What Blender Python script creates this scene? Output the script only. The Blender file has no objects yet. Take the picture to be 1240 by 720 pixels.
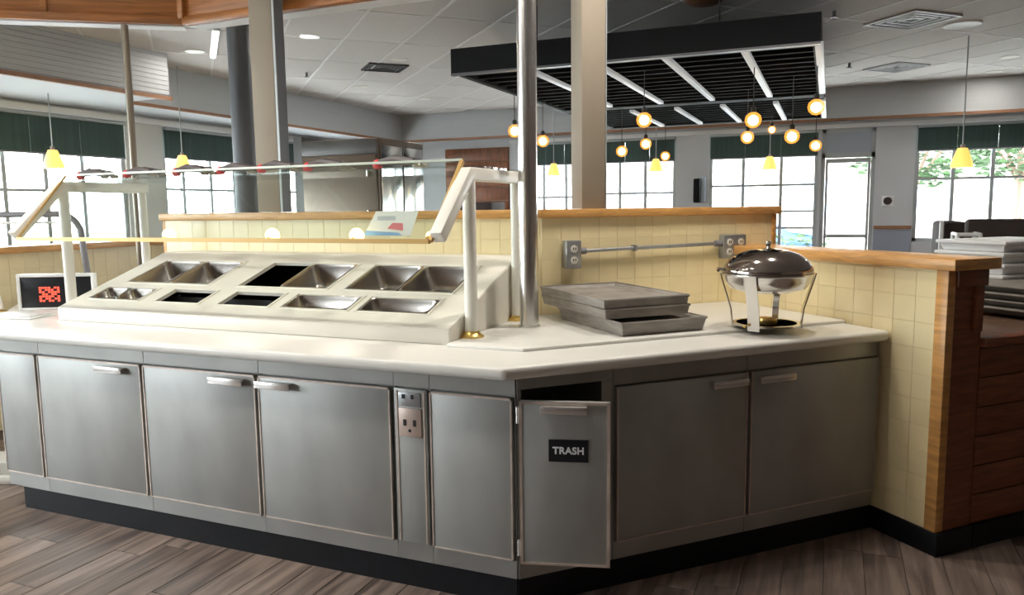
import bpy, bmesh, math, random
from mathutils import Matrix, Vector
random.seed(7)
S = bpy.context.scene
COL = S.collection
S2 = math.sqrt(.5)
R45 = Matrix.Rotation(math.radians(45), 4, 'Z')      # frame of the right counter: x = along, y = away

# ------------------------------------------------------------------ camera
F, PITCH, ROLL, CH, YAW = 921.757, .11707, -.0123, 1.457, math.radians(22.6)
cam_d = bpy.data.cameras.new('camera'); cam = bpy.data.objects.new('camera', cam_d); COL.objects.link(cam)
cam_d.sensor_fit = 'HORIZONTAL'; cam_d.sensor_width = 36; cam_d.lens = 36 * F / 1240
cam_d.clip_start = .05; cam_d.clip_end = 200
r0 = Vector((1, 0, 0)); u0 = Vector((0, math.sin(PITCH), math.cos(PITCH))); f0 = Vector((0, math.cos(PITCH), -math.sin(PITCH)))
cr, sr = math.cos(ROLL), math.sin(ROLL)
rr = r0 * cr + u0 * sr; uu = r0 * -sr + u0 * cr
m3 = Matrix((rr, uu, -f0)).transposed().to_4x4()
cam.matrix_world = Matrix.Translation((0, 0, CH)) @ Matrix.Rotation(YAW, 4, 'Z') @ m3
S.camera = cam

# ------------------------------------------------------------------ world, exposure
W = bpy.data.worlds.new('world'); S.world = W; W.use_nodes = True
bg = W.node_tree.nodes['Background']; bg.inputs[0].default_value = (.93, .97, 1, 1); bg.inputs[1].default_value = 15.0
vs = S.view_settings
vs.view_transform = 'Standard'; vs.look = 'None'; vs.gamma = 1; vs.use_curve_mapping = False
vs.exposure = .68

# ------------------------------------------------------------------ materials
def mat(name, col, rough=.5, metal=0, var=0, scale=8, stretch=(1, 1, 1), bump=0, emit=None, es=0, rnd=0, col2=None, spec=None, dist=0):
    m = bpy.data.materials.new(name); m.use_nodes = True
    nt = m.node_tree; N = nt.nodes; L = nt.links; b = N['Principled BSDF']
    b.inputs['Base Color'].default_value = (*col, 1); b.inputs['Roughness'].default_value = rough; b.inputs['Metallic'].default_value = metal
    if spec is not None: b.inputs['Specular IOR Level'].default_value = spec
    if emit: b.inputs['Emission Color'].default_value = (*emit, 1); b.inputs['Emission Strength'].default_value = es
    if var or bump or rnd:
        tc = N.new('ShaderNodeTexCoord'); mp = N.new('ShaderNodeMapping'); mp.inputs['Scale'].default_value = stretch
        no = N.new('ShaderNodeTexNoise'); no.inputs['Scale'].default_value = scale; no.inputs['Detail'].default_value = 6; no.inputs['Distortion'].default_value = dist
        L.new(tc.outputs['Object'], mp.inputs[0])
        oi = N.new('ShaderNodeObjectInfo')
        if rnd:
            ad = N.new('ShaderNodeVectorMath'); ad.operation = 'ADD'; mu = N.new('ShaderNodeMath'); mu.operation = 'MULTIPLY'; mu.inputs[1].default_value = 37
            L.new(oi.outputs['Random'], mu.inputs[0]); L.new(mp.outputs[0], ad.inputs[0]); L.new(mu.outputs[0], ad.inputs[1]); L.new(ad.outputs[0], no.inputs['Vector'])
        else: L.new(mp.outputs[0], no.inputs['Vector'])
        c2 = col2 or tuple(c * (1 - var) for c in col)
        mx = N.new('ShaderNodeMix'); mx.data_type = 'RGBA'; mx.inputs[6].default_value = (*c2, 1); mx.inputs[7].default_value = (*col, 1)
        rp = N.new('ShaderNodeMapRange'); rp.inputs[1].default_value = .32; rp.inputs[2].default_value = .68
        L.new(no.outputs[0], rp.inputs[0]); L.new(rp.outputs[0], mx.inputs[0])
        out = mx.outputs[2]
        if rnd:
            hs = N.new('ShaderNodeHueSaturation'); mr = N.new('ShaderNodeMapRange'); mr.inputs[3].default_value = 1 - rnd; mr.inputs[4].default_value = 1 + rnd
            L.new(oi.outputs['Random'], mr.inputs[0]); L.new(mr.outputs[0], hs.inputs['Value']); L.new(out, hs.inputs['Color']); out = hs.outputs[0]
        L.new(out, b.inputs['Base Color'])
        if bump:
            bp = N.new('ShaderNodeBump'); bp.inputs['Strength'].default_value = bump; bp.inputs['Distance'].default_value = .01
            L.new(no.outputs[0], bp.inputs['Height']); L.new(bp.outputs[0], b.inputs['Normal'])
    return m

def glass(name, tint, refl=.5, gr=.02):
    m = bpy.data.materials.new(name); m.use_nodes = True; nt = m.node_tree; N = nt.nodes; L = nt.links
    N.remove(N['Principled BSDF']); o = N['Material Output']
    t = N.new('ShaderNodeBsdfTransparent'); t.inputs[0].default_value = (*tint, 1)
    g = N.new('ShaderNodeBsdfGlossy'); g.inputs['Roughness'].default_value = gr
    lw = N.new('ShaderNodeLayerWeight'); lw.inputs[0].default_value = .5; pw = N.new('ShaderNodeMath'); pw.operation = 'POWER'; pw.inputs[1].default_value = 4
    mu = N.new('ShaderNodeMath'); mu.operation = 'MULTIPLY_ADD'; mu.inputs[1].default_value = refl; mu.inputs[2].default_value = .035
    mx = N.new('ShaderNodeMixShader'); L.new(lw.outputs['Facing'], pw.inputs[0]); L.new(pw.outputs[0], mu.inputs[0]); L.new(mu.outputs[0], mx.inputs[0]); L.new(t.outputs[0], mx.inputs[1]); L.new(g.outputs[0], mx.inputs[2]); L.new(mx.outputs[0], o.inputs[0])
    return m

def glow_glass(name, col, strength, mixf):
    m = bpy.data.materials.new(name); m.use_nodes = True; nt = m.node_tree; N = nt.nodes; L = nt.links
    N.remove(N['Principled BSDF']); o = N['Material Output']
    t = N.new('ShaderNodeBsdfTransparent'); e = N.new('ShaderNodeEmission'); e.inputs[0].default_value = (*col, 1); e.inputs[1].default_value = strength
    mx = N.new('ShaderNodeMixShader'); mx.inputs[0].default_value = mixf; L.new(t.outputs[0], mx.inputs[1]); L.new(e.outputs[0], mx.inputs[2]); L.new(mx.outputs[0], o.inputs[0])
    return m

M = dict(
 solid=mat('white_solid_surface', (.80, .79, .75), .28, var=.05, scale=3),
 well=mat('warm_white_fibreglass', (.80, .77, .69), .38, var=.04, scale=4),
 dark=mat('dark_void', (.012, .012, .013), .7),
 steel=mat('brushed_door_steel', (.40, .405, .39), .50, .35, var=.22, scale=2.6, stretch=(1.6, 1.6, .9)),
 frame=mat('cabinet_frame_steel', (.40, .40, .385), .40, .6, var=.2, scale=3),
 edge=mat('worn_door_edge', (.72, .62, .55), .35, .55, var=.25, scale=18),
 pull=mat('bright_pull_steel', (.82, .80, .78), .25, .85),
 toe=mat('black_rubber_base', (.006, .007, .010), .55, var=.3, scale=20, spec=.25),
 tile=mat('cream_glazed_tile', (.89, .76, .46), .25, rnd=.02, var=.05, scale=9),
 grout=mat('cream_grout', (.85, .73, .47), .8),
 oak=mat('oak_cap', (.74, .38, .12), .38, var=.35, scale=6, stretch=(1, 1, 8)),
 oaklong=mat('oak_cap_long', (.76, .40, .13), .36, var=.3, scale=14, stretch=(.5, .5, 4), dist=1),
 redwood=mat('dark_red_wood', (.23, .075, .027), .5, rnd=.12, var=.4, scale=7, stretch=(1, 1, 9), dist=.6),
 canopyw=mat('canopy_cedar', (.50, .19, .045), .42, var=.45, scale=5, stretch=(.6, .6, 7), dist=.8),
 plank=mat('vinyl_plank', (.275, .208, .172), .40, rnd=.28, var=.6, scale=3.2, stretch=(7, .55, 1), dist=.6, bump=.02, col2=(.085, .064, .056)),
 floorb=mat('floor_base', (.10, .075, .06), .5, var=.5, scale=6, stretch=(6, .5, 1)),
 ceil=mat('ceiling_tile', (.63, .59, .56), .9, rnd=.05, var=.06, scale=60, bump=.2),
 tbar=mat('ceiling_grid_bar', (.72, .70, .68), .6),
 paint=mat('grey_wall_paint', (.55, .56, .58), .8, var=.03, scale=2),
 paintlt=mat('light_wall_paint', (.62, .62, .60), .8, var=.03, scale=2),
 bulk=mat('bulkhead_paint', (.46, .48, .50), .75, var=.04, scale=3, stretch=(.3, .3, 14)),
 tong=mat('dark_tong_grip', (.075, .062, .066), .4),
 brownwall=mat('brown_wall_paint', (.24, .17, .13), .8, var=.05, scale=2),
 brown=mat('brown_trim', (.30, .15, .08), .5, var=.2, scale=8),
 white=mat('white_trim', (.78, .78, .77), .5),
 wframe=mat('window_frame', (.42, .45, .46), .5, .3),
 blind=mat('green_blind', (.045, .085, .078), .75, var=.25, scale=3, stretch=(8, 8, .3)),
 blindlt=mat('pale_blind', (.36, .40, .46), .75),
 pane=glass('window_pane', (.96, .98, .98), .6),
 guard=glass('guard_glass', (.92, .955, .94), .9),
 shelf=glass('shelf_glass', (.93, .96, .95), .8),
 tube=mat('white_enamel_tube', (.82, .80, .74), .32),
 brass=mat('brass', (.75, .52, .17), .28, .9),
 gold=mat('gold_trim', (.55, .35, .12), .45, .3),
 ss=mat('polished_steel', (.72, .71, .69), .16, 1.0),
 panss=mat('pan_steel', (.46, .43, .40), .26, 1.0, var=.1, scale=10),
 lid=mat('chafer_lid_steel', (.42, .38, .36), .10, 1.0),
 pole=mat('pole_steel', (.70, .69, .67), .24, 1.0),
 tan=mat('tan_column_paint', (.29, .245, .19), .7, var=.05, scale=3),
 colgrey=mat('grey_column_paint', (.115, .125, .14), .55, var=.1, scale=3),
 bronze=mat('bronze_tube', (.20, .17, .13), .4, .5),
 black=mat('black_frame', (.006, .007, .009), .7, spec=.2),
 slat=mat('black_slat', (.006, .006, .008), .8, spec=.12),
 strip=mat('light_strip', (.62, .63, .65), .4, emit=(.9, .95, 1), es=.12),
 railg=mat('grey_rail', (.20, .20, .22), .45),
 cord=mat('black_cord', (.03, .028, .025), .6),
 bulbglass=glow_glass('amber_globe', (1, .36, .05), 1.5, .40),
 core=mat('hot_filament', (1, .8, .4), .5, emit=(1, .74, .34), es=16),
 shade=mat('amber_shade', (.95, .68, .25), .4, emit=(1, .60, .12), es=.75),
 warmglow=mat('warm_globe', (1, .9, .6), .4, emit=(1, .66, .22), es=3.4),
 can=mat('downlight_can', (.75, .72, .66), .4, .4),
 canlamp=mat('downlight_lamp', (1, .9, .7), .4, emit=(1, .82, .55), es=5),
 tubelamp=mat('ceiling_tube_lamp', (1, 1, 1), .4, emit=(.92, .96, 1), es=2.2),
 vent=mat('vent_metal', (.62, .62, .63), .45, .3),
 ventd=mat('vent_dark', (.05, .05, .055), .6),
 plate=mat('outlet_plate', (.56, .44, .38), .4, .4),
 galv=mat('galvanised_box', (.42, .43, .44), .4, .7, var=.2, scale=20),
 ivory=mat('ivory_plastic', (.72, .70, .64), .4),
 whitep=mat('white_plastic', (.82, .83, .84), .35),
 tray=mat('dull_aluminium', (.40, .37, .335), .6, .25, var=.35, scale=9, stretch=(1, 1, 5)),
 traydark=mat('dark_tray', (.10, .095, .09), .35, .3),
 vinyl=mat('brown_vinyl', (.055, .042, .038), .8, spec=.15, var=.2, scale=6),
 fridge=mat('cooler_steel', (.13, .10, .075), .36, .6, var=.15, scale=2),
 fridged=mat('cooler_dark', (.03, .028, .025), .4),
 red=mat('red_plastic', (.75, .06, .07), .4),
 led=mat('red_led', (.8, .05, .03), .4, emit=(1, .09, .05), es=1.3),
 paper=mat('white_card', (.88, .88, .88), .6),
 bluep=mat('blue_print', (.25, .48, .85), .6),
 redp=mat('red_print', (.80, .22, .26), .6),
 greyp=mat('grey_print', (.55, .58, .66), .6),
 sign=mat('black_sign', (.008, .010, .014), .35),
 letter=mat('white_letter', (.85, .87, .88), .5),
 asphalt=mat('pale_concrete', (.62, .62, .60), .9, var=.15, scale=1),
 leaf=mat('hedge_leaf', (.035, .085, .022), .7, var=.5, scale=6),
 trunk=mat('tree_trunk', (.16, .11, .08), .8),
 carb=mat('blue_car_paint', (.015, .05, .14), .25, .2),
 card=mat('dark_car_paint', (.01, .011, .014), .25, .2),
 carw=mat('white_car_paint', (.8, .8, .8), .25),
 carg=mat('car_glass', (.03, .05, .07), .08),
 tyre=mat('tyre', (.02, .02, .02), .8),
 brick=mat('stucco', (.30, .26, .24), .85, var=.1, scale=4),
 orangew=mat('orange_wood', (.30, .10, .035), .45, rnd=.2, var=.5, scale=5, stretch=(4, 1, .6)),
)

# ------------------------------------------------------------------ mesh helpers
def box_v(x0, x1, y0, y1, z0, z1): return [(x0, y0, z0), (x1, y0, z0), (x1, y1, z0), (x0, y1, z0), (x0, y0, z1), (x1, y0, z1), (x1, y1, z1), (x0, y1, z1)]
BF = [(3, 2, 1, 0), (4, 5, 6, 7), (0, 1, 5, 4), (1, 2, 6, 5), (2, 3, 7, 6), (3, 0, 4, 7)]

class MB:
    def __init__(s, X=None): s.v = []; s.f = []; s.X = X or Matrix.Identity(4)
    def add(s, vs, fs, X=None):
        o = len(s.v); T = s.X @ X if X else s.X
        s.v += [T @ Vector(p) for p in vs]; s.f += [tuple(i + o for i in f) for f in fs]; return s
    def box(s, x0, x1, y0, y1, z0, z1, X=None): return s.add(box_v(x0, x1, y0, y1, z0, z1), BF, X)
    def hexa(s, pts): return s.add(pts, BF)
    def prism(s, poly, z0, z1, X=None):
        n = len(poly)
        return s.add([(x, y, z0) for x, y in poly] + [(x, y, z1) for x, y in poly],
                     [tuple(reversed(range(n))), tuple(range(n, 2 * n))] + [(i, (i + 1) % n, n + (i + 1) % n, n + i) for i in range(n)], X)
    def extrude_x(s, yz, x0, x1):
        n = len(yz)
        return s.add([(x0, y, z) for y, z in yz] + [(x1, y, z) for y, z in yz],
                     [tuple(reversed(range(n))), tuple(range(n, 2 * n))] + [(i, (i + 1) % n, n + (i + 1) % n, n + i) for i in range(n)])
    def tube(s, pts, r, n=12, square=False, cap=True):
        pts = [Vector(p) for p in pts]; k = len(pts); rings = []
        if not isinstance(r, (list, tuple)): r = [r] * k
        up = Vector((0, 0, 1))
        for i, p in enumerate(pts):
            d0 = (pts[i] - pts[i - 1]).normalized() if i else (pts[1] - pts[0]).normalized()
            d1 = (pts[i + 1] - pts[i]).normalized() if i < k - 1 else d0
            t = (d0 + d1).normalized(); sc = 1 / max(.35, t.dot(d0))
            a = t.cross(up)
            if a.length < 1e-3: a = Vector((1, 0, 0))
            a.normalize(); b = a.cross(t).normalized()
            ring = []
            for j in range(4 if square else n):
                th = (math.pi / 4 + j * math.pi / 2) if square else 2 * math.pi * j / n
                q = r[i] * (math.sqrt(2) if square else 1)
                ring.append(p + a * math.cos(th) * q + b * math.sin(th) * q * (sc if k > 2 else 1))
            rings.append(ring)
        m = len(rings[0]); vs = [tuple(q) for g in rings for q in g]
        fs = [(i * m + j, i * m + (j + 1) % m, (i + 1) * m + (j + 1) % m, (i + 1) * m + j) for i in range(k - 1) for j in range(m)]
        if cap: fs += [tuple(reversed(range(m))), tuple(range((k - 1) * m, k * m))]
        return s.add(vs, fs)
    def cyl(s, p0, p1, r, n=16): return s.tube([p0, p1], r, n)
    def lathe(s, prof, c=(0, 0, 0), n=28, sx=1, sy=1, X=None):
        k = len(prof); vs = []; fs = []
        for rr_, z in prof:
            for j in range(n):
                th = 2 * math.pi * j / n; vs.append((c[0] + rr_ * math.cos(th) * sx, c[1] + rr_ * math.sin(th) * sy, c[2] + z))
        for i in range(k - 1):
            for j in range(n): fs.append((i * n + j, i * n + (j + 1) % n, (i + 1) * n + (j + 1) % n, (i + 1) * n + j))
        if prof[0][0] > 1e-6: fs.append(tuple(reversed(range(n))))
        if prof[-1][0] > 1e-6: fs.append(tuple(range((k - 1) * n, k * n)))
        return s.add(vs, fs, X)
    def sphere(s, c, r, n=16, m=10): return s.lathe([(max(1e-5, r * math.sin(math.pi * i / m)), -r * math.cos(math.pi * i / m)) for i in range(m + 1)], c, n)
    def mesh(s, name, bevel=0, seg=2, smooth=True, inv=None):
        me = bpy.data.meshes.new(name); me.from_pydata([tuple(v) for v in s.v], [], s.f)
        bm = bmesh.new(); bm.from_mesh(me)
        bmesh.ops.recalc_face_normals(bm, faces=bm.faces)
        if bevel:
            ed = [e for e in bm.edges if len(e.link_faces) == 2 and e.calc_face_angle(0) > .5]
            bmesh.ops.bevel(bm, geom=ed, offset=bevel, segments=seg, affect='EDGES', profile=.5, clamp_overlap=True)
        if inv is not None: bm.transform(inv)
        bm.to_mesh(me); bm.free()
        if smooth:
            me.polygons.foreach_set('use_smooth', [True] * len(me.polygons)); me.set_sharp_from_angle(angle=.6)
        return me
    def build(s, name, m, parent=None, bevel=0, seg=2, smooth=True):
        inv = RM[parent.name].inverted() if parent is not None else None
        me = s.mesh(name, bevel, seg, smooth, inv)
        me.materials.append(M[m] if isinstance(m, str) else m)
        o = bpy.data.objects.new(name, me); COL.objects.link(o)
        if parent is not None: o.parent = parent; RM[o.name] = RM[parent.name]
        else: RM[o.name] = Matrix.Identity(4)
        return o
RM = {}
def tag(o, label=None, cat=None, group=None, kind=None):
    if label: o['label'] = label
    if cat: o['category'] = cat
    if group: o['group'] = group
    if kind: o['kind'] = kind
    return o
def thing(name, label, cat, loc=(0, 0, 0), rotz=0, group=None, kind=None):
    o = bpy.data.objects.new(name, None); COL.objects.link(o); o.empty_display_size = .1
    o.location = loc; o.rotation_euler = (0, 0, rotz); tag(o, label, cat, group, kind)
    RM[o.name] = Matrix.Translation(loc) @ Matrix.Rotation(rotz, 4, 'Z'); return o
def single(name, mb, m, label, cat, base, group=None, bevel=0, seg=2):
    """a thing that is one mesh, origin at base"""
    me = mb.mesh(name, bevel, seg, True, Matrix.Translation(base).inverted()); me.materials.append(M[m])
    o = bpy.data.objects.new(name, me); COL.objects.link(o); o.location = base; RM[o.name] = Matrix.Translation(base)
    return tag(o, label, cat, group)
def piece(name, me, parent, mx):
    """a piece sharing mesh data, placed by its world matrix"""
    o = bpy.data.objects.new(name, me); COL.objects.link(o); o.parent = parent
    o.matrix_local = RM[parent.name].inverted() @ mx; return o
def struct(name, mb, m, label=None, bevel=0):
    o = mb.build(name, m, None, bevel); tag(o, label, None, None, 'structure'); return o

# ================================================================== ROOM SHELL
XL, YF, XR, YB, ZC = -7.6, 11.79, 6.0, -5.0, 3.04
# floor with planks
fl = struct('floor', MB().box(XL - .2, XR + .2, YB - .2, YF + .2, -.12, -.005), 'floorb', 'dark grey brown wood-look plank floor')
pl_me = MB().box(-.0735, .0735, -.60, .60, -.006, 0).mesh('plank', .0012, 1); pl_me.materials.append(M['plank'])
for i in range(44):
    x = -4.85 + i * .15
    off = random.uniform(0, 1.2)
    for k in range(-1, 4):
        y = .9 + off + k * 1.204 - .6
        if y < .2 or y > 4.0: continue
        piece('plank', pl_me, fl, Matrix.Translation((x, y, 0)))

def wall_with_openings(name, axis, c, th, lo, hi, z0, z1, ops, m, label):
    mb = MB()
    def B(u0, u1, a, b):
        if u1 - u0 < 1e-4 or b - a < 1e-4: return
        if axis == 'X': mb.box(min(c, c + th), max(c, c + th), u0, u1, a, b)
        else: mb.box(u0, u1, min(c, c + th), max(c, c + th), a, b)
    u = lo
    for (a, b, s, h) in sorted(ops):
        B(u, a, z0, z1); B(a, b, z0, s); B(a, b, h, z1); u = b
    B(u, hi, z0, z1)
    return struct(name, mb, m, label)
left_ops = [(-4.2, -1.6, .9, 2.5), (-1.1, 1.5, .9, 2.5), (2.0, 6.6, .9, 2.5), (7.15, 8.40, .9, 2.5), (8.72, 10.6, .9, 2.5)]
far_ops = [(-4.62, -3.62, .6, 2.5), (-3.37, -2.18, .6, 2.5), (-1.69, -.17, .35, 2.5), (-.13, .56, 0, 2.5), (1.05, 3.9, .93, 2.5)]
wl = wall_with_openings('wall_left', 'X', XL, -.18, YB - .18, YF + .18, 0, ZC, left_ops, 'paintlt', 'light grey wall with tall windows on the left')
wf = wall_with_openings('wall_far', 'Y', YF, .18, XL, XR, 0, ZC, far_ops, 'paint', 'grey far wall with windows and a glazed door')
wb = struct('wall_back', MB().box(XL, XR, YB - .18, YB, 0, ZC), 'brownwall', 'brown wall behind the viewpoint')
wr = struct('wall_right', MB().box(XR, XR + .18, YB - .18, YF + .18, 0, ZC), 'brownwall', 'plain brown wall on the right')
# chair rail on the far wall
struct('trim_1', MB().box(.57, 1.04, YF - .03, YF, 1.10, 1.15), 'brown', 'brown chair rail on the pier beside the glazed door')
struct('trim_2', MB().box(.57, 1.04, YF - .012, YF - .001, .1, 1.09), mat('slate_dado', (.30, .33, .40), .8), 'slate grey dado under the chair rail')

# ceiling: slab, grid bars, panels (grid runs with the right counter)
ce = struct('ceiling', MB().box(XL - .2, XR + .2, YB - .2, YF + .2, ZC + .03, ZC + .15), 'tbar', 'suspended ceiling of grey tiles')
TW, TL = .55, 1.10
t_me = MB().box(-TW / 2 + .012, TW / 2 - .012, -TL / 2 + .012, TL / 2 - .012, -.012, .02).mesh('ceiling_panel', .003, 1); t_me.materials.append(M['ceil'])
stained = mat('stained_tile', (.42, .34, .26), .9, var=.15, scale=5)
t_me2 = t_me.copy(); t_me2.materials.clear(); t_me2.materials.append(stained)
rest = MB()
cand = []
for i in range(-12, 26):
    for j in range(-8, 22):
        a = 1.363 - TW / 2 + i * TW; b = -2.0 + j * TL + (0 if i % 2 else 0)
        x, y = a * S2 - b * S2, a * S2 + b * S2
        if x < XL + .35 or x > XR - .35 or y < YB + .35 or y > YF - .35: continue
        # seen by the camera?
        dx, dy = x, y
        fy = -math.sin(YAW) * dx + math.cos(YAW) * dy; fx = math.cos(YAW) * dx + math.sin(YAW) * dy
        vis = fy > 3.6 and abs(fx / fy) < .80
        cand.append((0 if vis else 1, fy if vis else 99, a, b, i, j))
cand.sort()
for n, (v, d, a, b, i, j) in enumerate(cand):
    if v == 0 and n < 290:
        piece('ceiling_panel', t_me2 if (i, j) == (3, 6) else t_me, ce, R45 @ Matrix.Translation((a, b, ZC)))
    else: rest.box(a - TW / 2 + .012, a + TW / 2 - .012, b - TL / 2 + .012, b + TL / 2 - .012, ZC - .012, ZC + .02, R45)
tag(rest.build('ceiling_panel', 'ceil', ce), kind='stuff')

def clip_line(p, d):
    lo_, hi_ = -40, 40
    for c_, dd, mn, mx_ in ((p.x, d.x, XL, XR), (p.y, d.y, YB, YF)):
        t0, t1 = (mn - c_) / dd, (mx_ - c_) / dd
        lo_, hi_ = max(lo_, min(t0, t1)), min(hi_, max(t0, t1))
    return lo_, hi_
for i in range(-16, 30):
    a = 1.363 + i * TW; p = R45 @ Vector((a, 0, 0)); lo_, hi_ = clip_line(p, R45 @ Vector((0, 1, 0)))
    if hi_ - lo_ > .5: MB(R45).box(a - .012, a + .012, lo_, hi_, ZC - .016, ZC + .031).build('grid_bar', 'tbar', ce)
for j in range(-12, 26):
    b = -2.0 + TL / 2 + j * TL; p = R45 @ Vector((0, b, 0)); lo_, hi_ = clip_line(p, R45 @ Vector((1, 0, 0)))
    if hi_ - lo_ > .5: MB(R45).box(lo_, hi_, b - .012, b + .012, ZC - .0155, ZC + .031).build('grid_bar', 'tbar', ce)
# bulkheads
bk = struct('wall_bulkhead_left', MB().box(XL, -6.2, YB, 5.95, 2.60, ZC + .03), 'bulk', 'grey ribbed bulkhead above the left windows')
for k in range(9):
    MB().box(-6.2, -6.192, YB, 5.95, 2.625 + k * .046, 2.625 + k * .046 + .042).build('rib_board', 'bulk', bk, .002, 1)
MB().box(-6.215, -6.175, YB, 5.97, 2.575, 2.612).build('trim', 'brown', bk)
bk2 = struct('wall_bulkhead_corner', MB().box(XL, -6.75, 5.95, 11.45, 2.60, ZC + .03), 'bulk', 'plain grey bulkhead running to the far corner')
MB().box(-6.765, -6.735, 5.97, 11.45, 2.575, 2.61).build('trim', 'brown', bk2)
bk3 = struct('wall_bulkhead_far', MB().box(XL, XR, 11.45, YF, 2.60, ZC + .03), 'bulk', 'plain grey bulkhead above the far windows')
MB().box(-6.75, XR, 11.435, 11.465, 2.575, 2.612).build('trim', 'brown', bk3)
struct('trim_3', MB().box(XL, XL + .05, YB, 10.8, 2.505, 2.57), 'white', 'white header strip above the left windows')
struct('trim_4', MB().box(-4.9, XR, YF - .05, YF, 2.505, 2.56), 'white', 'white header strip above the far windows')

# windows: frame, mullions, panes
wn = [0]
def window(axis, c, lo, hi, z0, z1, muls, bars, label):
    wn[0] += 1
    def bx(mb, u0, u1, a, b, d=.03, e=0):
        return mb.box(c - .06 - d + e, c - .06 + d + e, u0, u1, a, b) if axis == 'X' else mb.box(u0, u1, c + .06 - d + e, c + .06 + d + e, a, b)
    ctr = (c, (lo + hi) / 2, z0) if axis == 'X' else ((lo + hi) / 2, c, z0)
    t = thing('window_%d' % wn[0], label, None, ctr, 0, None, 'structure')
    f = MB(); bx(f, lo, lo + .05, z0, z1); bx(f, hi - .05, hi, z0, z1); bx(f, lo, hi, z0, z0 + .05); bx(f, lo, hi, z1 - .05, z1)
    f.build('window_frame', 'wframe', t)
    for m_ in muls: bx(MB(), m_ - .022, m_ + .022, z0 + .05, z1 - .05, .025).build('mullion', 'wframe', t)
    for b_ in bars: bx(MB(), lo + .05, hi - .05, b_ - .016, b_ + .016, .02).build('glazing_bar', 'wframe', t)
    us = [lo + .05] + list(muls) + [hi - .05]; zs = [z0 + .05] + list(bars) + [z1 - .05]
    for i in range(len(us) - 1):
        for j in range(len(zs) - 1): bx(MB(), us[i] + .02, us[i + 1] - .02, zs[j] + .015, zs[j + 1] - .015, .004).build('pane', 'pane', t, smooth=False)
    # daylight portal (guides sampling only)
    ld = bpy.data.lights.new('daylight_portal', 'AREA'); ld.shape = 'RECTANGLE'; ld.size = hi - lo; ld.size_y = z1 - z0
    lo_ = bpy.data.objects.new('daylight_portal', ld); COL.objects.link(lo_); ld.cycles.is_portal = True
    lo_.location = (ctr[0] - (.2 if axis == 'X' else 0), ctr[1] + (.2 * (1 if c > 0 else -1) if axis == 'Y' else 0), (z0 + z1) / 2)
    nrm = Vector((1, 0, 0)) if axis == 'X' else Vector((0, -1 if c > 0 else 1, 0))
    lo_.rotation_euler = (-nrm).to_track_quat('Z', 'Y').to_euler()
    return t
window('X', XL, 2.0, 6.6, .9, 2.5, [2.9, 3.55, 4.2, 4.75, 5.17, 5.615, 6.05], [1.70], 'wide left window behind the low tan wall')
window('X', XL, 7.15, 8.40, .9, 2.5, [7.48, 7.95], [1.74], 'left window beside the dark round column')
window('X', XL, 8.72, 10.6, .9, 2.5, [9.3, 9.95], [1.74], 'left window nearest the steel cooler')
window('X', XL, -4.2, -1.6, .9, 2.5, [-2.9], [1.7], 'rear window on the left wall')
window('X', XL, -1.1, 1.5, .9, 2.5, [.2], [1.7], 'middle window on the left wall')
window('Y', YF, -4.62, -3.62, .6, 2.5, [-4.33, -3.95], [1.62], 'narrow far window left of the tan column')
window('Y', YF, -3.37, -2.18, .6, 2.5, [-3.06, -2.657], [1.66], 'far window right of the tan column')
window('Y', YF, -1.69, -.17, .35, 2.5, [-1.197, -.669], [1.12, 1.36, 1.74], 'tall far window left of the glazed door')
window('Y', YF, 1.05, 3.9, .93, 2.5, [1.512, 1.968, 2.45, 2.95, 3.45], [1.78], 'far window above the brown booths')
# glazed door + transom
dr = thing('door_1', 'grey framed glazed entrance door in the far wall', None, (.215, YF, 0), 0, None, 'structure')
f = MB(); y0, y1 = YF + .02, YF + .08
f.box(-.13, -.08, y0, y1, 0, 2.5).box(.51, .56, y0, y1, 0, 2.5).box(-.13, .56, y0, y1, 2.45, 2.5).box(-.13, .56, y0, y1, 2.10, 2.17)
f.build('door_frame', 'wframe', dr)
lf = MB(); lf.box(-.075, -.04, y0, y1, .02, 2.09).box(.47, .505, y0, y1, .02, 2.09).box(-.04, .47, y0, y1, .02, .25).box(-.04, .47, y0, y1, 2.03, 2.09).box(-.04, .47, y0, y1, .98, 1.03)
lf = lf.build('door_leaf', 'wframe', dr)
MB().box(-.04, .47, YF + .045, YF + .053, .25, .98).build('pane', 'pane', lf, smooth=False)
MB().box(-.04, .47, YF + .045, YF + .053, 1.03, 2.03).build('pane', 'pane', lf, smooth=False)
MB().tube([(-.055, YF - .03, 1.0), (-.055, YF - .03, 1.35)], .014).box(-.062, -.048, YF - .03, YF + .03, 1.02, 1.04).box(-.062, -.048, YF - .03, YF + .03, 1.31, 1.33).build('handle', 'railg', lf)
MB().box(-.08, .51, YF + .03, YF + .05, 2.17, 2.45).build('transom_blind', 'blindlt', dr)

# roller blinds
def blind(axis, c, lo, hi, z0, z1, label, n, wall_m='blind'):
    t = thing('roller_blind', label, 'blind', (c, (lo + hi) / 2, z1) if axis == 'X' else ((lo + hi) / 2, c, z1), 0, 'green roller blinds')
    w = (hi - lo) / n
    for k in range(n):
        u0, u1 = lo + k * w + .0015, lo + (k + 1) * w - .0015
        mb = MB(); (mb.box(c, c + .008, u0, u1, z0, z1) if axis == 'X' else mb.box(u0, u1, c - .008, c, z0, z1)); mb.build('blind_cloth', wall_m, t)
    mb = MB(); mb.tube([(c + .025, lo, z1 + .01), (c + .025, hi, z1 + .01)] if axis == 'X' else [(lo, c - .025, z1 + .01), (hi, c - .025, z1 + .01)], .022); mb.build('roller', 'wframe', t)
    mb = MB(); (mb.box(c - .002, c + .012, lo, hi, z0 - .018, z0) if axis == 'X' else mb.box(lo, hi, c - .012, c + .002, z0 - .018, z0)); mb.build('bottom_bar', 'railg', t)
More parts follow.
